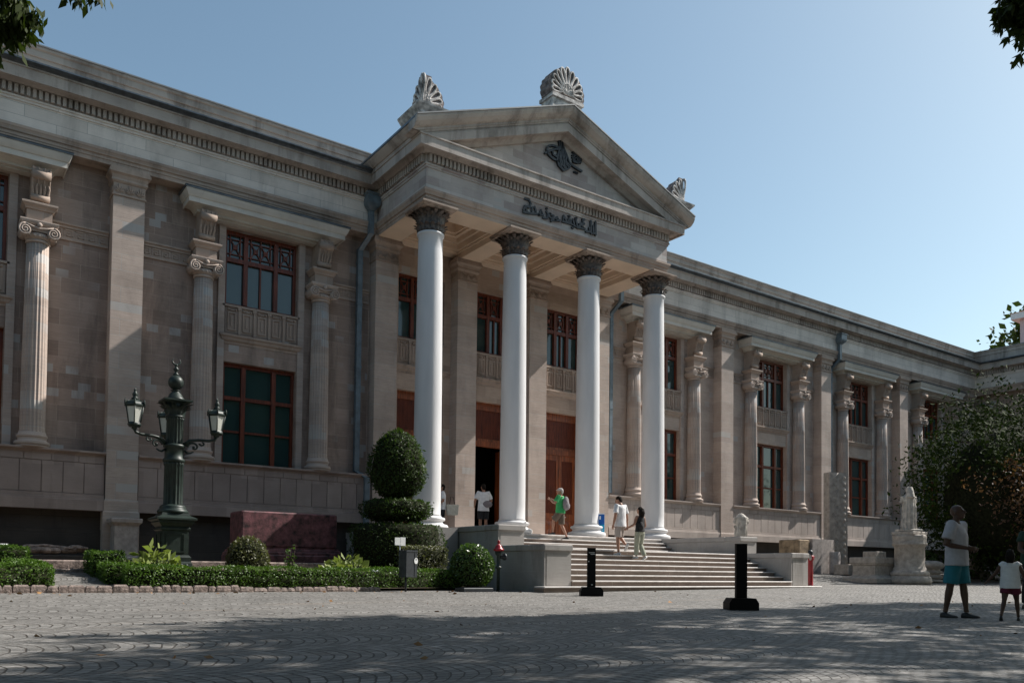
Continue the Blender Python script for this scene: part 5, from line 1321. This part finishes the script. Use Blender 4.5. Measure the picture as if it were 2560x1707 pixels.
def hedge(name, boxes, label, dens=1900, size=.036):
    P, N = [], []; base = MB()
    for b in boxes:
        p, n = surf_box(*b, dens); P += p; N += n
        x0, x1, y0, y1, z0, z1 = b; base.box(x0+.04, x1-.04, y0+.05, y1-.04, z0-.05, z1-.17).box(x0+.05, x1-.05, y0+.17, y1-.05, z1-.18, z1-.05)
    # gentle unevenness along the clipped faces
    zt_ = lambda p: min((b[5] for b in boxes if b[0]-.05 < p[0] < b[1]+.05 and b[2]-.05 < p[1] < b[3]+.05), default=9)
    yf_ = lambda p: min((b[2] for b in boxes if b[0]-.05 < p[0] < b[1]+.05 and b[2]-.05 < p[1] < b[3]+.05), default=9)
    Q = []
    for p in rough(P, .012):
        w = .018*math.sin(p[0]*5.1+p[2]*3) + .014*math.sin(p[0]*11+p[1]*7) + .012*math.sin(p[0]*2.3)
        t_ = max(0, (p[2] - zt_(p) + .16)/.16); w2 = .13*t_*t_ if p[1] < yf_(p) + .2 else 0
        Q.append((p[0], p[1] + w + w2, p[2] + w))
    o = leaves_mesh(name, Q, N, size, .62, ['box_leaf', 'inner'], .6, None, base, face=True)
    return tag(o, label, 'hedge')
hedge('box_hedge', [(3.15, 11.0, 17.35, 17.95, -.40, .01), (2.35, 3.5, 17.9, 18.7, -.36, .03)] and [(3.25, 10.9, 17.35, 17.92, -.44, .0), (2.98, 3.7, 17.93, 19.0, -.42, .05), (2.9, 3.5, 19.0, 20.2, -.3, .30)], 'long low clipped box hedge running in front of the lamp and sarcophagus')
hedge('box_hedge', [(-3.2, 1.98, 17.35, 17.95, -.44, .02), (1.3, 1.95, 17.96, 19.2, -.42, .08), (1.1, 1.75, 19.2, 20.25, -.3, .36)], 'clipped box hedge at the far left, left of the paved garden path')

def ball_pts(c, r, n, zmin=-1, flat=1.0):
    P = []; N = []
    while len(P) < n:
        d = rng.normal(0, 1, 3); d /= np.linalg.norm(d)
        if d[2] < zmin: continue
        q = np.array(c) + d * np.array(r) * (1 - .05 * abs(rng.normal()))
        P.append(tuple(q)); N.append(tuple(d + np.array([0, 0, .25])))
    return P, N
def bush(name, loc, r, n, size, mats, label, cat='bush', zmin=-.75, asp=.6, shape=None, jit=.6):
    if shape is None:
        P, N = ball_pts((0, 0, r[2] * .92), r, n, zmin)
        base = MB().ellipsoid((0, 0, r[2] * .92), (r[0]*.86, r[1]*.86, r[2]*.88), 16, 10)
        base.tube([(0, 0, -.15), (0, 0, r[2]*.5)], .05, 6)
    else:
        P, N = surf_box(*shape, n); P = rough(P, .015)
        x0, x1, y0, y1, z0, z1 = shape; base = MB().box(x0+.05, x1-.05, y0+.05, y1-.05, z0, z1-.05)
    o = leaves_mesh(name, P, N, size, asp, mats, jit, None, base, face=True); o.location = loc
    return tag(o, label, cat)
bush('round_bush', (11.12, 17.35, -.46), (.54, .52, .58), 5200, .055, ['bush_leaf', 'inner'], 'round clipped glossy green bush between litter bin and hydrant')
bush('square_bush', (10.55, 18.8, -.42), None, 1500, .045, ['dry_leaf', 'inner'], 'squarish dull green clipped bush behind the litter bin', shape=(-.55, .5, -.35, .35, .0, 1.0))
bush('low_bush', (6.15, 19.2, -.42), (.48, .45, .60), 3600, .05, ['dry_leaf', 'inner'], 'small round olive bush between lamp post and sarcophagus', jit=.8)
bush('small_shrub', (34.6, 18.6, g_(34.6, 18.6)), (.75, .6, .62), 2400, .07, ['bush_leaf', 'inner'], 'small leafy shrub behind the ringed column base', jit=.9)
def leafy_plant(loc, r, n, size, label):
    P = []; N = []
    for _ in range(n):
        a = random.uniform(0, 2*PI); q = random.random() ** .6
        P.append((r[0]*q*math.cos(a), r[1]*q*math.sin(a), r[2]*(1.05 - .75*q*q)*random.uniform(.35, 1))); N.append((math.cos(a)*.8, math.sin(a)*.8, .6))
    b = MB()
    for _ in range(14):
        a = random.uniform(0, 2*PI); b.tube([(0, 0, -.1), (r[0]*.6*math.cos(a), r[1]*.6*math.sin(a), r[2]*.6)], .008, 4)
    o = leaves_mesh('leafy_plant', P, N, size, .62, ['lime_leaf', 'bush_leaf'], .45, None, b); o.location = loc
    return tag(o, label, 'plant')
leafy_plant((4.0, 18.55, -.34), (.56, .4, .72), 230, .17, 'pale lime leafy plant beside the lamp pedestal')
leafy_plant((8.35, 18.65, -.34), (.62, .42, .62), 270, .16, 'pale green broad leafy plant in front of the sarcophagus right end')
P = []; N = []; b = MB()
for s in range(5):
    a = random.uniform(0, 2*PI); tip = (.12*math.cos(a), .12*math.sin(a), random.uniform(.6, .98)); b.tube([(0, 0, -.05), tip], .008, 4)
    for k in range(13):
        t = .25 + .75*k/12; P.append(tuple(c*t for c in tip)); N.append((random.gauss(0, 1), random.gauss(0, 1), .3))
o = leaves_mesh('slender_plant', P, N, .10, .5, ['bush_leaf', 'bark'], .4, None, b, droop=.3); o.location = (7.05, 18.9, -.32); tag(o, 'slender upright plant with drooping leaves before the sarcophagus', 'plant')

# tiered topiary conifer
tp = thing('topiary_tree', 'dark conifer clipped into an egg shape over two flat tiers beside the portico', 'topiary', (10.6, 20.4, -.1))
MB().tube([(0, 0, -.35), (0, 0, 1.0), (.03, 0, 2.2)], [.10, .08, .06], 8).build('trunk', MAT['bark'], tp)
def tier(prof, n, size, nm, up=.3):
    P = []; N = []; zs = [p[1] for p in prof]; cum = [0]
    for i in range(len(prof)-1): cum.append(cum[-1] + math.hypot(prof[i+1][0]-prof[i][0], prof[i+1][1]-prof[i][1]) * (prof[i][0]+prof[i+1][0]))
    for _ in range(n):
        u = random.random() * cum[-1]; i = max(j for j in range(len(cum)) if cum[j] <= u); i = min(i, len(prof)-2)
        t = (u-cum[i]) / (cum[i+1]-cum[i]); r_ = prof[i][0] + (prof[i+1][0]-prof[i][0])*t; z = prof[i][1] + (prof[i+1][1]-prof[i][1])*t
        a = random.uniform(0, 2*PI); dr = prof[i+1][1]-prof[i][1]; dz = -(prof[i+1][0]-prof[i][0]); L = math.hypot(dr, dz) + 1e-6
        rr = r_ * (1 + .045*math.sin(3*a+z*4) + .03*math.sin(7*a-z*9)) + random.gauss(0, .018) + (abs(random.gauss(0, .05)) if random.random() < .07 else 0)
        P.append((rr*math.cos(a), rr*math.sin(a), z)); N.append((dr/L*math.cos(a), dr/L*math.sin(a), dz/L + up))
    b = MB().lathe([(max(.02, p[0]*.93), p[1] + (.02 if k == 0 else -.03 if k == len(prof)-1 else 0)) for k, p in enumerate(prof)], n=20)
    return leaves_mesh(nm, P, N, size, .45, ['topiary_leaf', 'inner'], .55, tp, b, face=True)
egg = [(.2, 2.03)] + [(.80*math.sin(max(.2, math.acos(max(-1, min(1, 1-2*t))))) ** .8 * (1 - .34*t*t), 2.05 + 1.88*t) for t in [i/14 for i in range(1, 15)]] + [(.03, 3.98)]
tier(egg, 6500, .075, 'egg_crown', .7)
P = []; N = []
for _ in range(420):
    a = random.uniform(0, 2*PI); q = abs(random.gauss(0, .3)); P.append((q*math.cos(a), q*math.sin(a), 3.9 - .75*q*q*2.2 - .12)); N.append((.35*math.cos(a)*q, .35*math.sin(a)*q, 1))
leaves_mesh('top_sprigs', P, N, .17, .2, ['topiary_leaf'], .16, tp)
tier([(.35, 1.42), (.78, 1.5), (.95, 1.65), (.97, 1.78), (.9, 1.92), (.6, 1.99), (.2, 2.0)], 3600, .07, 'middle_tier')
tier([(.3, .1), (1.1, .15), (1.22, .35), (1.26, 1.1), (1.18, 1.27), (.9, 1.32), (.2, 1.33)], 7000, .06, 'lower_tier')

# magnolia on the right: dense dark crown down to the ground
def branch_set(mb, base, top, n, spread, r0, seed):
    rd = random.Random(seed); b = Vector(base); t = Vector(top); tips = []
    pts = [b + (t-b)*k/5 + Vector((rd.uniform(-.1,.1), rd.uniform(-.1,.1), 0)) * (k > 0) for k in range(6)]
    mb.tube(pts, [r0*(1-.14*k) for k in range(6)], 8)
    for k in range(n):
        s = pts[2 + k % 4]; a = rd.uniform(0, 2*PI)
        e = s + Vector((math.cos(a)*spread[0]*rd.uniform(.5, .95), math.sin(a)*spread[1]*rd.uniform(.5, .95), spread[2]*rd.uniform(.05, .8)))
        mid = (s+e)/2 + Vector((0, 0, .3)); mb.tube([s, mid, e], [r0*.42, r0*.25, r0*.08], 6); tips.append(e)
    return tips
mg = thing('magnolia_tree', 'dense dark glossy-leaved tree with reddish patches standing before the end wall', 'tree', (37.6, 16.6, g_(37.6, 16.6)))
b = MB(); branch_set(b, (0, 0, -.2), (.2, 0, 5.2), 22, (4.2, 2.6, 2.6), .26, 3); b.build('trunk', MAT['bark'], mg)
P = []; N = []
clumps = []
rd = random.Random(11)
for _ in range(230):
    d = np.array([rd.gauss(0, 1), rd.gauss(0, 1), rd.gauss(0, 1)]); d /= np.linalg.norm(d)
    sc = 1 - .3*rd.random()**2 if rd.random() > .2 else rd.uniform(1.02, 1.2)
    c = np.array([.7, 0, 4.1]) + d*np.array([5.1, 3.1, 3.8])*sc
    if c[0] < -2.5 and c[2] < 2.2: c[0] += 1.6
    if c[2] < .5: c[2] = rd.uniform(.5, 1.6)
    clumps.append((c, d))
for c, d in clumps:
    for _ in range(105):
        q = c + rng.normal(0, 1, 3)*np.array([.42, .38, .34]); P.append(tuple(q)); N.append(tuple(d*.6 + np.array([0, 0, .5])))
core = MB().ellipsoid((.8, 0, 3.6), (4.0, 2.3, 3.1), 16, 10)
leaves_mesh('crown', P, N, .17, .45, ['magnolia_leaf', 'inner'], .55, mg, core, face=True)
MAT['bronze_leaf'] = leaf_mat('bronze_leaf', (.10, .05, .028), .5, .35, 1)
rp = thing('copper_shrub', 'reddish bronze-leaved small tree growing in front of the dark glossy tree', 'tree', (35.2, 14.2, g_(35.2, 14.2)))
b = MB(); branch_set(b, (0, 0, -.2), (.3, 0, 3.4), 10, (1.8, 1.2, 1.2), .1, 9); b.build('trunk', MAT['bark'], rp)
P = []; N = []
for _ in range(110):
    c = np.array([rd.gauss(.6, 1.5), rd.gauss(0, .7), rd.uniform(2.1, 4.6)])
    for _ in range(40): P.append(tuple(c + rng.normal(0, .27, 3))); N.append((0, 0, .4))
leaves_mesh('crown', P, N, .13, .5, ['bronze_leaf', 'bark'], .9, rp)

# trees behind the roofs on the right
def far_tree(loc, r, n, label, size=.5):
    t = thing('broadleaf_tree', label, 'tree', loc)
    b = MB(); branch_set(b, (0, 0, 0), (.4, 0, r[2]*2), 14, (r[0], r[1], r[2]), .35, int(loc[0])); b.build('trunk', MAT['bark'], t)
    P = []; N = []
    for _ in range(n):
        d = rng.normal(0, 1, 3); d /= np.linalg.norm(d); c = np.array([0, 0, r[2]*2.0]) + d*np.array(r)*(.55 + .45*random.random())
        for _ in range(34): P.append(tuple(c + rng.normal(0, .085*r[0], 3))); N.append(tuple(d))
    leaves_mesh('crown', P, N, size, .6, ['tree_leaf', 'bark'], .9, t)
far_tree((77.6, 30.0, 2.0), (6.2, 5.0, 7.2), 260, 'leafy tree rising behind the red tiled roof at the right edge')

# pavilion roof house at the right edge
MAT['pink'] = plain('pale_pink_render', (.62, .50, .50), .8, .05, 3)
MAT['tile'] = plain('red_roof_tile', (.32, .13, .09), .8, .35, 6, bump=.5)
rh = thing('roof_lantern', 'pale pink rooftop lantern house with red tiled roof above the end wing', 'roof house', (59.5, 22.3, 13.9))
MB().box(-1.2, 3.5, -2.5, 2.5, 0, 3.1).build('wall', MAT['pink'], rh)
MB().box(-1.24, 3.5, -2.54, 2.54, .95, 1.02).box(-1.6, 3.9, -2.9, 2.9, 2.95, 3.35).build('eaves', MAT['white'], rh)
MB().rings([[(-1.65, -2.95, 3.35), (3.95, -2.95, 3.35), (3.95, 2.95, 3.35), (-1.65, 2.95, 3.35)], [(1, -.2, 4.2), (1.3, -.2, 4.2), (1.3, .2, 4.2), (1, .2, 4.2)]]).build('roof', MAT['tile'], rh)
w = MB().box(-.7, .1, -2.53, -2.45, 1.3, 2.6).box(-1.23, -1.15, -1.9, -1.0, 1.3, 2.5).box(-1.23, -1.15, .6, 1.5, 1.3, 2.5).build('window', MAT['iron'], rh)
MB().rings([[(53.1, 11, 13.9), (62, 11, 13.9), (62, 40, 13.9), (53.1, 40, 13.9)], [(57, 11, 14.6), (58, 11, 14.6), (58, 40, 14.6), (57, 40, 14.6)]]).build('tiled_roof', MAT['tile'], museum)
m = wall_holes(12, 25.6, -.6, 11.6, [(15, 17, 3.1, 6.3), (20, 22, 3.1, 6.3)], 0, .3)
m.v = [(53.45 + p[1], p[0], p[2]) for p in m.v]; m.build('wall', MAT['wall'], museum)
for yy in (16, 21): MB().box(53.6, 53.7, yy-1, yy+1, 3.1, 6.3).build('pane', MAT['glass'], museum)
MB().box(53.9, 62, 12.3, 25.5, -.6, 13.85).build('end_wing_block', MAT['wall'], museum)

# shade trees over the courtyard, outside the frame towards the sun; their lower twigs reach the two upper corners
def dens(gx_, gy_):
    v = 1.0
    if gx_ < 2.2 and 5.5 < gy_ < 8.6: v = .30
    if gx_ > 7.5 and 4.6 < gy_ < 8.2: v = .30
    if 11.0 < gx_ < 14.6 and 5.4 < gy_ < 7.6: v = 1.0
    if 3 < gx_ < 9 and 6.8 < gy_ < 7.4: v = .65
    return v
def edge(x):
    E = [(-4, 4.5), (.47, 6.9), (1.5, 8.1), (2.5, 9.2), (4.8, 9.9), (5.8, 9.0), (7.2, 9.1), (9, 9.6), (11.5, 9.45), (13.5, 9.2), (15, 9.7), (16.6, 9.1), (18.7, 8.3), (26, 7.5)]
    for (a, b), (c, d) in zip(E, E[1:]):
        if a <= x <= c: return b + (d-b)*(x-a)/(c-a)
    return 4
sx, sy = SUN.x/SUN.z, SUN.y/SUN.z
groups = [[], [], []]
def clear(x, y, z):
    d = .579*x + .815*y; s = .815*x - .579*y          # keeps the crowns above and beside the open view
    return z > .68*d + .9 or d < 0 or abs(s) > .66*d + 1.2
rd = random.Random(5); npr = np.random.default_rng(21)
count = 0
while count < 1750:
    a = rd.uniform(-4, 26); e = edge(a); c = e - .28 - abs(rd.gauss(0, 1))*3.2
    if c < -6 or rd.random() > dens(a, c): continue
    h = rd.uniform(10.6, 14.5); px, py, pz = a + sx*h, c + sy*h, gz(a, c) + h
    g = 0 if px < 17 else 1 if px < 26 else 2
    count += 1
    if clear(px, py, pz): groups[g].append((px, py, pz))
for _ in range(1000):                                    # unseen clumps added over the viewer to block sky light
    x, y, z = rd.uniform(-10, 8.5), rd.uniform(-10, 6.5), rd.uniform(9.4, 13.5)
    if clear(x, y, z) and .579*x + .815*y < 10.5: groups[0].append((x, y, z))
bases = [(12.5, -4.5), (21.5, -3.0), (31.0, -2.5)]
labs = ['tall shade tree whose leafy twigs hang into the upper left corner', 'tall plane tree whose lobed leaves hang into the upper right corner', 'tall shade tree outside the view that darkens the paving at the right']
def hang(spec):
    for c, s, n, dr in spec:
        P = []; N = []
        for _ in range(n):
            P.append(tuple(np.array(c) + npr.normal(0, 1, 3)*np.array(s))); N.append((npr.normal(0, .35), npr.normal(0, .35), dr))
        yield P, N
for g in range(3):
    bx, by = bases[g]; t = thing('shade_tree', labs[g], 'tree', (0, 0, 0))
    b = MB(); z0 = gz(bx, by)
    b.tube([(bx, by, z0-.2), (bx+.1, by, z0+3), (bx-.1, by+.4, z0+6.5), (bx, by+1, z0+10)], [.34, .27, .22, .12], 10)
    for k in range(0, len(groups[g]), 14):
        q = Vector(groups[g][k]); s = Vector((bx, by+.7, z0 + rd.uniform(6, 9.5))); mid = s + (q-s)*.5 + Vector((0, 0, .8))
        b.tube([s, mid, q], [.07, .04, .012], 5)
    if g == 0:
        b.tube([(bx, by+.5, z0+7), (6, 2, 8.2), (2, 6.2, 6.2), (.5, 7.6, 4.75)], [.08, .06, .035, .012], 6); b.tube([(2, 6.2, 6.2), (1.0, 7.2, 4.7)], [.02, .006], 5)
    if g == 1: b.tube([(bx, by+.5, z0+7), (14, 2, 8.4), (9.5, 3.3, 6.6), (8.1, 3.6, 5.35)], [.08, .06, .035, .012], 6)
    b.build('trunk', MAT['bark'], t)
    P = []; N = []
    for q in groups[g]:
        for _ in range(15): P.append(tuple(np.array(q) + npr.normal(0, 1, 3)*np.array([.30, .30, .22]))); N.append((npr.normal(), npr.normal(), npr.normal()*.5))
    if g == 0:
        pts = [(.46, 7.52, 4.42), (.40, 7.54, 4.22), (.30, 7.6, 4.3), (.52, 7.47, 4.30), (.2, 7.6, 4.5), (.35, 7.55, 4.55)]
        for p, n in hang([(c, (.06, .06, .06), 210, -1) for c in pts] + [((.60, 7.40, 4.30), (.025, .02, .05), 44, -1.2), ((.50, 7.46, 4.14), (.035, .02, .05), 44, -1.2), ((.36, 7.56, 3.98), (.02, .02, .09), 22, -1), ((.85, 7.2, 4.46), (.05, .03, .02), 34, -1), ((.97, 7.12, 4.47), (.05, .03, .02), 30, -.9)]):
            leaves_mesh('hanging_twigs', p, n, .085, .36, ['tree_leaf'], .25, t)
    if g == 1:
        for p, n in hang([((7.93, 3.38, 5.16), (.10, .07, .07), 110, -.9), ((7.80, 3.46, 5.06), (.03, .03, .04), 14, -1), ((7.99, 3.33, 4.96), (.05, .04, .05), 22, -.8), ((8.06, 3.3, 5.05), (.10, .08, .14), 100, -.8)]):
          # lobed leaves: five blades from one stalk point
          P2 = []; N2 = []
          for q, d in zip(p, n):
            for a in (-.9, -.45, 0, .45, .9): P2.append(q); N2.append((d[0] + math.sin(a)*.84, d[1] - math.sin(a)*.4, d[2]*math.cos(a)))
          leaves_mesh('hanging_twigs', P2, N2, .085, .36, ['tree_leaf'], .12, t)
    leaves_mesh('crown', P, N, .30, .62, ['tree_leaf'], .5, t)
# unseen park trees behind the viewer, added to cut sky light; window panes mirror them
pt = thing('park_tree', 'dense unseen park tree added behind the viewer to cut sky light, mirrored in the window panes', 'tree', (0, -16, -1), 0, 'park trees behind the viewer')
b = MB(); branch_set(b, (0, 0, -.3), (.3, 0, 12), 16, (5, 5, 4), .42, 77); b.build('trunk', MAT['bark'], pt)
P = []; N = []
for _ in range(150):
    d = npr.normal(0, 1, 3); d /= np.linalg.norm(d); c = np.array([0, 0, 10.0]) + d*np.array([5.6, 5.6, 7.4])*(.6 + .4*rd.random())
    for _ in range(22): P.append(tuple(c + npr.normal(0, .62, 3))); N.append(tuple(d))
leaves_mesh('crown', P, N, .75, .6, ['tree_leaf', 'inner'], .9, pt, MB().ellipsoid((0, 0, 10), (4.3, 4.3, 5.8), 14, 9))
for i, (x, y) in enumerate([(-9, -14), (9, -17), (18, -15), (27, -17), (36, -15), (46, -18), (-17, -9), (-21, 1), (-20, 11), (4, -27), (22, -28), (40, -28), (56, -14)]):
    o = copy_tree(pt); o.location = (x, y, gz(x, y)); o.rotation_euler.z = i * 1.3; s_ = .9 + .25*rd.random(); o.scale = (s_, s_, s_)

# a few dry leaves blown over the setts
P = []; N = []
for _ in range(150):
    x, y = rd.uniform(0, 20), rd.uniform(4, 16.8)
    if rd.random() < .45: x, y = rd.uniform(-2, 10.5), rd.uniform(16.2, 16.9)
    P.append((x, y, gz(x, y) + .006)); N.append((npr.normal(), npr.normal(), .12))
MAT['fallen_leaf'] = plain('dry_brown_leaf', (.22, .12, .05), .8, .4, 2)
tag(leaves_mesh('fallen_leaves', P, N, .07, .6, ['fallen_leaf'], .1), kind='stuff')
